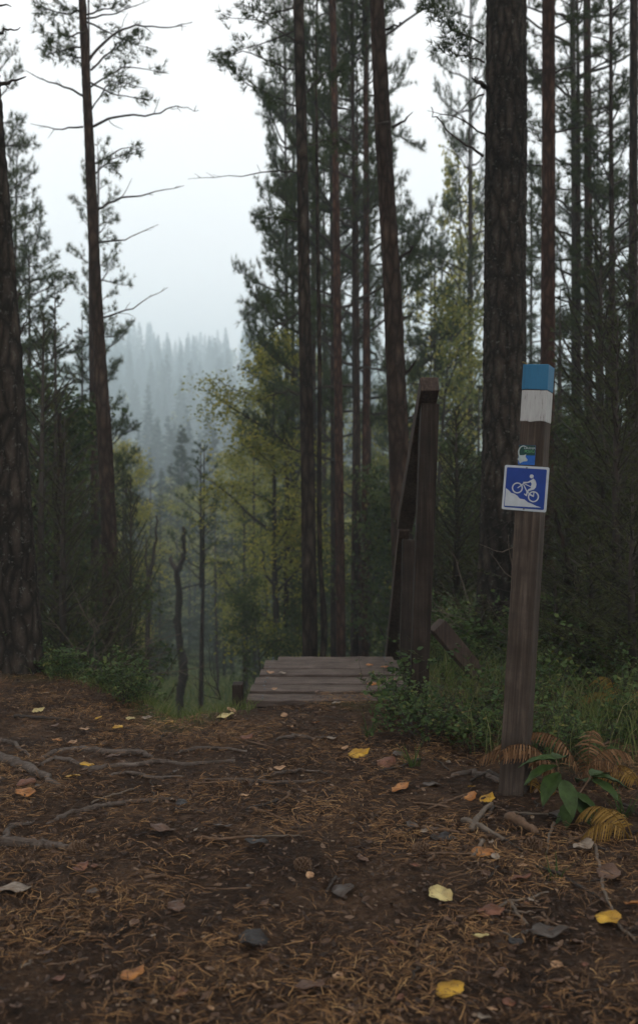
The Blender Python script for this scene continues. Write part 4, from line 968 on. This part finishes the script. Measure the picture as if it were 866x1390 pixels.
fern(752, 1072, [(176, .33, 2.2), (150, .32, 2.8), (205, .29, 1.9), (185, .30, 3.4)], 'fern', 'rust brown fern arching left against the painted post')
fern(785, 1068, [(10, .25, 2.8), (165, .30, 3.4), (60, .30, 3.2), (-20, .22, 2.4)], 'fern', 'rust brown fern arching over the green plant')
fern(716, 1076, [(80, .16, 1.4), (10, .13, 1.1)], 'fern_y', 'low golden fern at the foot of the painted post')
fern(852, 1140, [(175, .19, 1.2), (100, .24, 1.6), (40, .24, 1.4), (140, .22, 1.8)], 'fern_y', 'golden withered fern at the right edge')
fern(864, 1070, [(170, .18, 1.6), (120, .2, 1.7)], 'fern_y', 'yellow fern higher up at the right edge')
fern(838, 960, [(170, .26, 1.6), (100, .28, 1.8), (30, .24, 1.4), (-60, .22, 1.3)], 'fern_y', 'yellow-brown fern on top of the right bank')

# broad leaved plant
def broad_leaf(L, W, seed):
    rnd = random.Random(seed); V = []; Fc = []; n = 10
    for i in range(n+1):
        t = i/n; w = W*.5*math.sin(math.pi*min(1, t**.8))**.9+(.001); zz = -L*.28*t*t+L*.10*t
        for s in (-1, -.5, 0, .5, 1):
            V.append((L*t, w*s, zz+abs(s)*w*.35+.002*math.sin(i*2+s*5)))
    for i in range(n):
        for j in range(4): Fc.append((i*5+j, i*5+j+1, i*5+5+j+1, i*5+5+j))
    me = bpy.data.meshes.new('leaf'); me.from_pydata(V, [], Fc); me.polygons.foreach_set('use_smooth', [True]*len(Fc)); return me
g = G(772, 1112); pl = empty('broadleaf_plant', g, 'dark green broad leaved plant in front of the brown ferns', 'plant')
mb = MB(); st = [(0, 0, -.02), (-.015, 0, .06), (-.03, -.01, .12), (-.045, -.02, .19)]; mb.tube(st, [.003, .003, .0025, .002], 6); mb.tube([(0, 0, 0), (.03, .01, .07), (.07, .01, .13)], [.0028, .0025, .002], 6)
mb.build('stem', M['cone'], pl)
for i, (x, y_, z, az, tl, L, W) in enumerate([(-.045, -.02, .19, 165, .1, .115, .05), (-.04, -.02, .17, 195, .25, .12, .052), (-.035, -.02, .15, 225, .55, .12, .055), (-.04, -.02, .18, 120, -.1, .10, .045), (-.03, -.02, .13, 285, .75, .12, .055), (-.045, -.02, .19, 60, .0, .10, .05), (0, 0, .05, 250, .5, .09, .045), (.07, .01, .13, 0, .15, .12, .05), (.07, .01, .13, 45, 0, .11, .05), (.07, .01, .12, -40, .35, .11, .05), (.06, .01, .11, 95, .1, .10, .045), (.03, .01, .06, -75, .5, .10, .05), (.02, 0, .03, 200, .3, .08, .04), (.0, 0, .08, 330, .3, .1, .05)]):
    o = mk('leaf', broad_leaf(L*1.02, W*1.05, i), M['broad'], pl, (x, y_, z)); o.rotation_euler = (0, tl, R(az))

# ------------------------------------------------------------------ wooden deck
D = empty('wooden_deck', (.05, 5.4, -.05), 'small weathered plank deck at the end of the path', 'deck')
dl = Vector(D.location)
BD = [(5.955, 6.10, -.24, .435), (5.655, 5.905, -.305, .45), (5.455, 5.61, -.315, .455), (5.235, 5.41, -.33, .45), (5.04, 5.195, -.338, .455), (4.86, 5.0, -.342, .44)]
rb = random.Random(4)
for i, (y0, y1, x0, x1) in enumerate(BD):
    mb = MB(); n = 14; V = []; zt = [-.012, .0, .004, .0, .003, -.004][i]+.01; h = .032
    for k in range(n+1):
        x = x0+(x1-x0)*k/n
        e0 = y0+rb.gauss(0, .0025); e1 = y1+rb.gauss(0, .0025); zz = zt+rb.gauss(0, .0012)
        V += [(x, e0, zz), (x, e1, zz+.001), (x, e1, zz-h), (x, e0, zz-h)]
    Fc = []
    for k in range(n):
        b = k*4
        for j in range(4): Fc.append((b+j, b+(j+1) % 4, b+4+(j+1) % 4, b+4+j))
    Fc += [(3, 2, 1, 0), (n*4, n*4+1, n*4+2, n*4+3)]
    mb.add([Vector(v)-dl for v in V], Fc)
    o = mb.build('plank', M['plank'], D, False); bevel(o, .003, 2)
    for x in (-.27, .38):
        for yy_ in (y0+.04, y1-.04):
            mn = MB(); mn.tube([Vector((x+rb.gauss(0, .006), yy_, zt-.002))-dl, Vector((x, yy_, zt+.0035))-dl], [.006, .0055], 8); mn.build('nail', M['screw'], o)
for x in (-.27, .38):
    mb = MB(); mb.box(Vector((x, 5.5, -.105))-dl, (.05, 1.25, .12)); o = mb.build('beam', M['timber'], D, False); bevel(o)
mb = MB(); mb.box(Vector((-.392, 5.0, -.16))-dl, (.05, .09, .44)); bevel(mb.build('corner_post', M['timber'], D, False))
for x in (-.2, .38):
    mb = MB(); mb.box(Vector((x, 6.0, -.45))-dl, (.07, .07, .6)); bevel(mb.build('support_post', M['timber'], D, False))
# steps going down beyond
STP = empty('wooden_stairs', (.1, 6.6, -.6), 'wooden stairs dropping away beyond the deck', 'stairs'); sl = Vector(STP.location)
for i in range(6):
    mb = MB(); mb.box(Vector((.1, 6.28+.27*i, -.18-.19*i))-sl, (.66, .25, .035)); bevel(mb.build('step', M['plank'], STP, False), .003)
for x in (-.25, .45):
    mb = MB(); a = math.atan2(-.19, .27); mb.box(Vector((x, 7.0, -.74))-sl, (.04, 1.9, .16), Matrix.Rotation(a, 3, 'X')); bevel(mb.build('stringer', M['timber'], STP, False))
# leaves on the deck
for i, (px, py, w, col, lb) in enumerate([(367, 914, 10, 'peach', 'peach leaf at the left end of the deck'), (383, 914.5, 11, 'bone', 'whitish leaf beside the peach one on the deck'), (372, 937, 8, 'peach', 'small peach leaf on the nearer deck planks'), (501, 903, 10, 'orange', 'orange leaf on the far right of the deck'), (522, 906, 13, 'orange', 'larger orange leaf at the far right of the deck'), (505, 929, 12, 'orange', 'orange leaf on the right of the deck middle'), (531, 924, 12, 'peach', 'peach leaf at the right deck edge'), (521, 951, 9, 'red', 'small red leaf by the bank plants on the deck'), (430, 940, 7, 'brown', 'tiny brown leaf on the deck middle')]):
    Yd = F*(CAMH-.018)/(py-HY); leaf_obj(((px-HX)/F*Yd, Yd, .024), w/F*Yd, col, 300+i, lb, .1, 'leaves on the deck planks')

# ------------------------------------------------------------------ handrail
def beam(mb, a, b, w, h, roll=0., taper=1.):
    a = Vector(a); b = Vector(b); d = (b-a); L = d.length; d.normalize()
    up = Vector((0, 1, 0)) if abs(d.z) > .85 else Vector((0, 0, 1))
    s = d.cross(up).normalized(); u = s.cross(d).normalized()
    if roll: q = Matrix.Rotation(roll, 3, d); s = q @ s; u = q @ u
    V = []
    for p in (a, b):
        k = taper if p is b else 1
        V += [p-s*w/2*k-u*h/2*k, p+s*w/2*k-u*h/2*k, p+s*w/2*k+u*h/2*k, p-s*w/2*k+u*h/2*k]
    mb.add(V, [(3, 2, 1, 0), (4, 5, 6, 7), (0, 1, 5, 4), (1, 2, 6, 5), (2, 3, 7, 6), (3, 0, 4, 7)])
HR = empty('handrail', (.46, 4.62, -.02), 'dark timber handrail with posts descending beside the deck', 'handrail'); hl = Vector(HR.location)
def hb(name, a, b, w, h, mat='timber', roll=0):
    mb = MB(); beam(mb, Vector(a)-hl, Vector(b)-hl, w, h, roll); o = mb.build(name, M[mat], HR, False); return bevel(o, .005)
hb('post', (.437, 4.62, -.12), (.494, 4.62, 1.385), .080, .085)
hb('post', (.455, 5.62, -.6), (.487, 5.62, .72), .066, .08)
hb('post', (.475, 6.55, -1.0), (.475, 6.55, -.05), .075, .08)
hb('rail', (.485, 4.53, 1.468), (.465, 5.60, .81), .082, .075, 'brace')
hb('rail', (.462, 5.602, .795), (.455, 6.75, -.20), .06, .07, 'brace')
mb = MB(); beam(mb, P(592, 848, 5.05)-hl, P(648, 915, 5.1)-hl, .09, .08); bevel(mb.build('brace', M['brace'], HR, False), .005)

# ------------------------------------------------------------------ painted trail post
b0 = P(697, 1078, 3.46); b0.z = gz(b0.x, b0.y); t0 = P(731, 497, 3.50)
TP_ = empty('trail_post', b0, 'leaning square trail post with blue and white painted top', 'trail post')
ax = (t0-b0); PH = ax.length; ax.normalize()
yaw = R(-25)
xx = Vector((math.cos(yaw), math.sin(yaw), 0)); xx = (xx-ax*xx.dot(ax)).normalized(); yy = ax.cross(xx)
TP_.rotation_euler = Matrix((xx, yy, ax)).transposed().to_euler()
S = .084
def seg_mesh(name, z0, z1, s, mat, jag=0., top=False):
    mb = MB(); n = 5; rnd = random.Random(int(z0*100)); V = []
    m = max(2, int((z1-z0)/.04)); per = 4*n
    for i in range(m+1):
        z = z0+(z1-z0)*i/m
        for side in range(4):
            for k in range(n):
                t = k/n-.5; c = [(t, -.5), (.5, t), (-t, .5), (-.5, -t)][side]
                zz = z+(rnd.uniform(-jag, jag) if i == 0 else 0)
                rr = s*(1+rnd.gauss(0, .003))
                V.append((c[0]*rr, c[1]*rr, zz))
    Fc = []
    for i in range(m):
        for j in range(per): Fc.append((i*per+j, i*per+(j+1) % per, (i+1)*per+(j+1) % per, (i+1)*per+j))
    if top:
        b = len(V); V.append((0, 0, z1+.004)); Fc += [(m*per+j, m*per+(j+1) % per, b) for j in range(per)]
    else: Fc.append(tuple(m*per+j for j in range(per)))
    Fc.append(tuple(reversed(range(per))))
    mb.add(V, Fc); o = mb.build(name, M[mat], TP_, False); return bevel(o, .003, 2)
k = PH/(1078-497)
seg_mesh('post_shaft', -.15, PH-.003, S, 'postwood')
seg_mesh('white_band', PH-(575-497)*k, PH-(532-497)*k-.001, S+.002, 'white', .0012)
seg_mesh('blue_band', PH-(532-497)*k, PH, S+.004, 'blue', .0015, True)
# the yellow leaf on the top corner
leaf_obj(P(712, 493, 3.46), .02, 'pale', 401, 'tiny pale leaf stuck on the blue top of the trail post', .3, None)
def slab(name, poly, z, th, mat, par):
    """flat polygon in sign coordinates (u right, v up) standing th proud at depth z"""
    n = len(poly); V = [(u, -z-th, v) for u, v in poly]+[(u, -z, v) for u, v in poly]
    Fc = [tuple(range(n)), tuple(range(2*n-1, n-1, -1))]+[(i, i+n, (i+1) % n+n, (i+1) % n) for i in range(n)]
    mb = MB(); mb.add(V, Fc)
    return mb
SW = .150
SGN = bpy.data.objects.new('bike_sign', None)
# sign board is the part, its marks are sub-parts
def rect(u0, v0, u1, v1, r=.004):
    out = []
    for cx, cy, a0 in ((u1-r, v0+r, -90), (u1-r, v1-r, 0), (u0+r, v1-r, 90), (u0+r, v0+r, 180)):
        for a in range(0, 91, 30): out.append((cx+r*math.cos(R(a0+a)), cy+r*math.sin(R(a0+a))))
    return out
bpy.data.objects.remove(SGN)
h = SW/2
sz = PH-(667-497)*k; sx = -.010
board = slab('x', rect(-h, -h, h, h, .006), 0, .003, 'signwhite', None).build('sign_board', M['signwhite'], TP_, False)
board.location = (sx, -S/2-.003, sz); board.rotation_euler = (0, R(1.0), 0)
board['label'] = 'blue and white mountain bike sign'
slab('x', rect(-h+.0075, -h+.0075, h-.0075, h-.0075, .004), .0032, .0008, 'signblue', None).build('blue_field', M['signblue'], board, False)
def Sg(cx, cy):
    u = (cx-95+35*(cy-457)/710)/637; v = 1-(cy-457)/(710+45*u); return ((u-.5)*SW, (v-.5)*SW)
Z1 = .0042
hill = [(118, 828), (165, 868), (195, 903), (245, 918), (285, 948), (320, 992), (390, 1005), (440, 1050), (500, 1075), (560, 1108), (630, 1132), (440, 1126), (250, 1118), (104, 1112)]
slab('x', [Sg(*p) for p in reversed(hill)], Z1, .0008, None, None).build('slope_symbol', M['signwhite'], board, False)
def ring(mb, c, r, w, n=28, z=Z1, th=.0008):
    V = []; Fc = []
    for i in range(n):
        a = 2*math.pi*i/n
        for rr in (r-w/2, r+w/2):
            for zz in (z, z+th): V.append((c[0]+rr*math.cos(a), -zz, c[1]+rr*math.sin(a)))
    for i in range(n):
        a = i*4; b = ((i+1) % n)*4
        Fc += [(a+1, a+3, b+3, b+1), (a+2, a, b, b+2), (a+3, a+2, b+2, b+3), (a, a+1, b+1, b)]
    mb.add(V, Fc)
def stroke(mb, pts, ws, z=Z1, th=.0008):
    for (p, q, w1, w2) in [(pts[i], pts[i+1], ws[i], ws[i+1]) for i in range(len(pts)-1)]:
        d = Vector((q[0]-p[0], q[1]-p[1])); d.normalize(); nn = Vector((-d.y, d.x)); 
        p = Vector(p)-d*w1*.3; q = Vector(q)+d*w2*.3
        po = [p-nn*w1/2, q-nn*w2/2, q+nn*w2/2, p+nn*w1/2]
        V = [(a.x, -z-th, a.y) for a in po]+[(a.x, -z, a.y) for a in po]
        mb.add(V, [(0, 1, 2, 3), (7, 6, 5, 4)]+[(i, i+4, (i+1) % 4+4, (i+1) % 4) for i in range(4)]); z += .00003
U = SW/637
mb = MB(); ring(mb, Sg(283, 820), 70*U, 17*U); ring(mb, Sg(515, 955), 70*U, 17*U)
stroke(mb, [Sg(290, 818), Sg(345, 770), Sg(392, 728)], [12*U, 14*U, 16*U], Z1+.0001)
stroke(mb, [Sg(368, 725), Sg(420, 722)], [12*U, 12*U], Z1+.0002)
stroke(mb, [Sg(375, 770), Sg(425, 880)], [14*U, 14*U], Z1+.0003); stroke(mb, [Sg(395, 755), Sg(480, 795)], [12*U, 12*U], Z1+.0004)
stroke(mb, [Sg(430, 885), Sg(515, 950), Sg(522, 880)], [14*U, 14*U, 12*U], Z1+.0005)
stroke(mb, [Sg(450, 920), Sg(515, 952)], [12*U, 12*U], Z1+.0006)
mb.build('bicycle_symbol', M['signwhite'], board, False)
mb = MB(); c = Sg(485, 622); slab_pts = [(c[0]+28*U*math.cos(a*.5236), c[1]+28*U*math.sin(a*.5236)) for a in range(12)]
mb = slab('x', slab_pts, Z1, .0008, None, None)
body = [(512, 655), (540, 690), (556, 745), (548, 800), (522, 835), (480, 832), (476, 790), (488, 745), (470, 712), (490, 680)]
m2 = slab('x', [Sg(*p) for p in reversed(body)], Z1+.0010, .0004, None, None); mb.add(m2.v, m2.f)
stroke(mb, [Sg(492, 690), Sg(440, 722), Sg(395, 735)], [24*U, 18*U, 14*U], Z1+.0012)
stroke(mb, [Sg(510, 820), Sg(450, 848), Sg(428, 880), Sg(415, 935)], [34*U, 26*U, 20*U, 18*U], Z1+.0013)
stroke(mb, [Sg(418, 942), Sg(388, 915)], [16*U, 12*U], Z1+.0016)
mb.build('rider_symbol', M['signwhite'], board, False)
for vv in (.458, -.458):
    mb = MB(); mb.tube([(0, -.003, vv*SW), (0, -.006, vv*SW)], [.0032, .0026], 10); mb.build('screw', M['screw'], board)
# sticker
kx = .056; stk = slab('x', rect(-.028, -.033, .028, .033, .002), 0, .0012, None, None).build('sticker', M['stblue'], TP_, False)
stk.location = (-.012, -S/2-.003, PH-(621.5-497)*k); stk['label'] = 'small green and blue trail sticker'
slab('x', rect(-.0275, -.001, .0275, .0325, .002), .0014, .0004, None, None).build('green_field', M['stgreen'], stk, False)
mb = MB(); arc = [(-.012+.016*math.cos(R(a)), .010+.020*math.sin(R(a))) for a in range(60, 250, 15)]
stroke(mb, arc, [.0025+.0002*i for i in range(len(arc))], .0020, .0004)
mb.build('swirl_symbol', M['stgrey'], stk, False)
star = [(-.028, -.002), (-.010, -.001), (-.002, .003), (-.004, -.006), (.004, -.016), (.002, -.021), (-.010, -.022), (-.022, -.029), (-.024, -.022), (-.031, -.014), (-.026, -.010)]
slab('x', list(reversed(star)), .0020, .0004, None, None).build('animal_symbol', M['stgrey'], stk, False)
for txt, vz, mt in (('URANIA', .0195, 'stgrey'), ('POLKU', .0085, 'stlime')):
    fc = bpy.data.curves.new('lettering', 'FONT'); fc.body = txt; fc.size = .0115; fc.extrude = .0002; fc.align_x = 'CENTER'; fc.space_character = .9
    ft = bpy.data.objects.new('tmp', fc); C.objects.link(ft); bpy.context.view_layer.update(); fm = bpy.data.meshes.new_from_object(ft.evaluated_get(bpy.context.evaluated_depsgraph_get())); bpy.data.objects.remove(ft); fm.materials.clear(); fo = mk('lettering', fm, M[mt]); fo.parent = stk; fo.location = (.009, -.0024, vz); fo.rotation_euler = (R(90), 0, 0)

# ------------------------------------------------------------------ dead snags and branches
def snag(px_pts, Y, mat, label, name='dead_tree', cat='dead tree', group='dead trees in the clearing', arms=(), jig=.01, n=9, toground=True):
    pts = [P(a, b, Y) for a, b, w in px_pts]; rad = [w/2/F*Y for *_, w in px_pts]
    x = pts[0].x; g = gz(x, Y)
    if toground and pts[0].z > g: pts = [Vector((x, Y, g-.1))]+pts; rad = [rad[0]*1.15]+rad
    rnd = random.Random(int(px_pts[0][0])); fine = []; fr = []
    for i in range(len(pts)-1):
        for q in range(5): fine.append(pts[i].lerp(pts[i+1], q/5)+Vector((rnd.gauss(0, jig), rnd.gauss(0, jig), 0))); fr.append((rad[i]*(1-q/5)+rad[i+1]*q/5)*rnd.uniform(.88, 1.15))
    fine.append(pts[-1]); fr.append(rad[-1]); o = empty(name, pts[0], label, cat, group); l = Vector(o.location)
    mb = MB(); mb.tube([p-l for p in fine], fr, n); mb.build('trunk', M[mat], o)
    for a in arms:
        w = a[0]; A = [P(u, v, Y+.15*i)-l for i, (u, v) in enumerate(a[1:])]; mb = MB(); f2 = []
        for i in range(len(A)-1):
            for q in range(3): f2.append(A[i].lerp(A[i+1], q/3)+Vector((rnd.gauss(0, jig*.5), 0, rnd.gauss(0, jig*.5)))*(1 if i+q else 0))
        f2.append(A[-1]); m = len(f2); mb.tube(f2, [w/2/F*Y*(1-.6*i/m) for i in range(m)], 6); mb.build('branch', M[mat], o)
    return o
snag([(245, 950, 11), (247, 925, 12), (250, 905, 13), (245, 885, 10), (242, 850, 9.5), (243, 810, 9), (241, 775, 9), (246, 766, 7), (250, 750, 6), (249, 715, 4.5)], 18, 'dead_dark', 'broken dead trunk with forked top in the clearing', arms=[(8, (241, 776), (236, 768), (231, 759), (233, 756)), (6, (248, 908), (254, 898), (252, 888)), (3, (243, 800), (262, 795), (280, 790))])
snag([(201, 950, 7), (201, 850, 6.5), (202, 790, 6), (206, 770, 5), (211, 740, 4), (212, 700, 2.5)], 16, 'dead_dark', 'thin dead tree with curved top left of the broken trunk', arms=[(4, (202, 790), (198, 760), (199, 730)), (3, (202, 815), (208, 806), (213, 800)), (3, (201, 840), (195, 835))])
snag([(295, 960, 4), (294, 860, 3.5), (292, 760, 2)], 24, 'dead_dark', 'thin bare pole right of the small clearing pine', arms=[(2, (294, 880), (300, 870))])
snag([(335, 900, 5), (334, 820, 5), (333, 780, 4)], 26, 'dead_dark', 'thin bare stem at the right of the clearing', arms=[(2.5, (334, 830), (322, 822), (312, 818)), (2.5, (334, 826), (344, 812), (350, 806))])
snag([(362, 890, 4), (361, 840, 4), (364, 800, 3)], 24, 'dead_dark', 'short bare stem just left of the deck far end', arms=[(2, (361, 850), (366, 842))])
snag([(172, 900, 8), (171, 850, 7), (172, 810, 6)], 13, 'bark_mid', 'short dark broken stem right of the slender left pine')
snag([(597, 890, 9), (597, 800, 8), (598, 745, 6)], 11, 'bark_red', 'short red-brown broken stem right of the handrail post')
snag([(80, 930, 11), (79, 800, 10), (80, 700, 9), (81, 560, 6)], 8.5, 'bark', 'dark thin dead stem right of the lichen trunk')
BR = 'bare grey branches under the trees'
def bush(px, py, Y, n, L, label, seed, az0=0, az1=6.28, mat='dead', r=.006, lift=.0):
    p = P(px, py, Y); p.z = max(p.z, gz(p.x, Y)); rnd = random.Random(seed); mb = MB()
    for i in range(n):
        az = rnd.uniform(az0, az1); c = curve((0, 0, 0), (math.cos(az), math.sin(az)*.4, rnd.uniform(.1, 1.3)), L*rnd.uniform(.5, 1.1), 8, .17, lift, rnd)
        mb.tube(c, [r*(1-.1*j) for j in range(9)], 5)
        for q in range(4):
            j = rnd.randint(2, 7); d = (c[j+1]-c[j]).normalized()+Vector((rnd.gauss(0, .6), rnd.gauss(0, .4), rnd.gauss(0, .6))); mb.tube(curve(c[j], d, L*.3, 4, .2, 0, rnd), [r*.5, r*.4, r*.3, r*.25, r*.2], 3)
    tag(mb.build('bare_branches', M[mat], None, True, p), label, 'branches', BR)
bush(120, 930, 7.4, 9, .8, 'tangle of grey dead branches at the foot of the slender left pine', 1)
bush(150, 900, 8.6, 7, 1.0, 'grey dead branches right of the slender left pine foot', 2)
bush(30, 700, 6.8, 7, 1.0, 'dry twiggy branches beside the lichen trunk', 3, lift=-.05, mat='twig', r=.004)
bush(735, 900, 6.0, 9, .8, 'grey dry branches behind the painted post foot', 4)
bush(800, 860, 6.4, 10, 1.1, 'tangle of grey dry branches at the right', 5, mat='twig')
bush(640, 880, 7.0, 6, .7, 'thin dry branches left of the rough trunk foot', 6)
bush(300, 950, 6.8, 5, .45, 'thin bare bush at the crest left of the deck', 7, mat='twig', r=.003)
bush(850, 700, 6.0, 10, 1.2, 'dark leafless twigs at the right edge', 8, mat='twig', r=.005)
CB = 'curved stems in the thicket at right'
snag([(860, 905, 13), (835, 872, 12), (800, 835, 10), (775, 780, 8), (762, 730, 6), (752, 690, 4)], 6.1, 'bark', 'long curved leaning stem in the thicket at right', 'leaning_stem', 'stem', CB, arms=[(4, (800, 835), (805, 790), (798, 740)), (3, (775, 780), (790, 745))], jig=.004, toground=False)
snag([(875, 780, 8), (850, 765, 8), (825, 735, 7), (815, 690, 5), (820, 640, 4)], 6.4, 'bark', 'curved dark stem above the long one at right', 'leaning_stem', 'stem', CB, jig=.004, toground=False)
snag([(600, 880, 9), (612, 840, 9), (625, 800, 8), (640, 770, 6)], 8.5, 'bark', 'short curved stem left of the rough trunk', 'leaning_stem', 'stem', CB, jig=.004)

# ------------------------------------------------------------------ haze
mb = MB(); x0, x1, y0, y1, z0, z1 = -284, 284, -44, 664, -13, 96
mb.box(((x0+x1)/2, (y0+y1)/2, (z0+z1)/2), (x1-x0, y1-y0, z1-z0))
hm = bpy.data.materials.new('haze'); hm.use_nodes = True; nt = hm.node_tree
nt.nodes.remove(nt.nodes['Principled BSDF'])
pv = nt.nodes.new('ShaderNodeVolumePrincipled'); pv.inputs['Color'].default_value = (.79, .925, 1, 1); pv.inputs['Density'].default_value = .0027; pv.inputs['Anisotropy'].default_value = .1
nt.links.new(pv.outputs[0], nt.nodes['Material Output'].inputs['Volume'])
tag(mb.build('haze', hm, None, False), 'pale morning mist filling the valley', 'haze', kind='stuff')

# ------------------------------------------------------------------ world, sun, camera
sc = bpy.context.scene
w = bpy.data.worlds.new('World'); sc.world = w; w.use_nodes = True; nt = w.node_tree
bg = nt.nodes['Background']; sky = nt.nodes.new('ShaderNodeTexSky'); sky.sky_type = 'NISHITA'; sky.sun_disc = False
SE, SR = 38, 150
sky.sun_elevation = R(SE); sky.sun_rotation = R(SR); sky.dust_density = 4; sky.air_density = 1.0
hs = nt.nodes.new('ShaderNodeHueSaturation'); hs.inputs['Saturation'].default_value = .25; nt.links.new(sky.outputs[0], hs.inputs['Color'])
mx = nt.nodes.new('ShaderNodeMix'); mx.data_type = 'RGBA'; mx.inputs[0].default_value = .75; nt.links.new(hs.outputs[0], mx.inputs[6]); mx.inputs[7].default_value = (10.3, 9.95, 9.8, 1)
nt.links.new(mx.outputs[2], bg.inputs[0]); bg.inputs[1].default_value = .12
sl = bpy.data.lights.new('sun', 'SUN'); sl.energy = .5; sl.angle = R(25); sl.color = (1, .97, .93)
so = bpy.data.objects.new('sun', sl); C.objects.link(so)
# sky sun_rotation is measured clockwise from +Y
sd = Vector((math.sin(R(SR))*math.cos(R(SE)), math.cos(R(SR))*math.cos(R(SE)), math.sin(R(SE))))
so.rotation_euler = sd.to_track_quat('Z', 'Y').to_euler()

cam = bpy.data.cameras.new('camera'); co = bpy.data.objects.new('camera', cam); C.objects.link(co); sc.camera = co
co.location = (0, 0, CAMH); co.rotation_euler = (R(90), 0, 0)
cam.sensor_fit = 'VERTICAL'; cam.sensor_height = 36; cam.lens = 36*F/1390; cam.shift_y = -45/1390
cam.clip_start = .05; cam.clip_end = 2000
cam.dof.use_dof = True; cam.dof.focus_distance = 3.7; cam.dof.aperture_fstop = 3.5
sc.view_settings.view_transform = 'Standard'; sc.view_settings.look = 'None'; sc.view_settings.gamma = 1; sc.view_settings.use_curve_mapping = False
sc.view_settings.exposure = .48
cy = sc.cycles; cy.use_denoising = True; cy.max_bounces = 5; cy.diffuse_bounces = 3; cy.glossy_bounces = 1; cy.transmission_bounces = 3; cy.volume_bounces = 2
cy.use_adaptive_sampling = True; cy.adaptive_threshold = .02; cy.caustics_reflective = False; cy.caustics_refractive = False
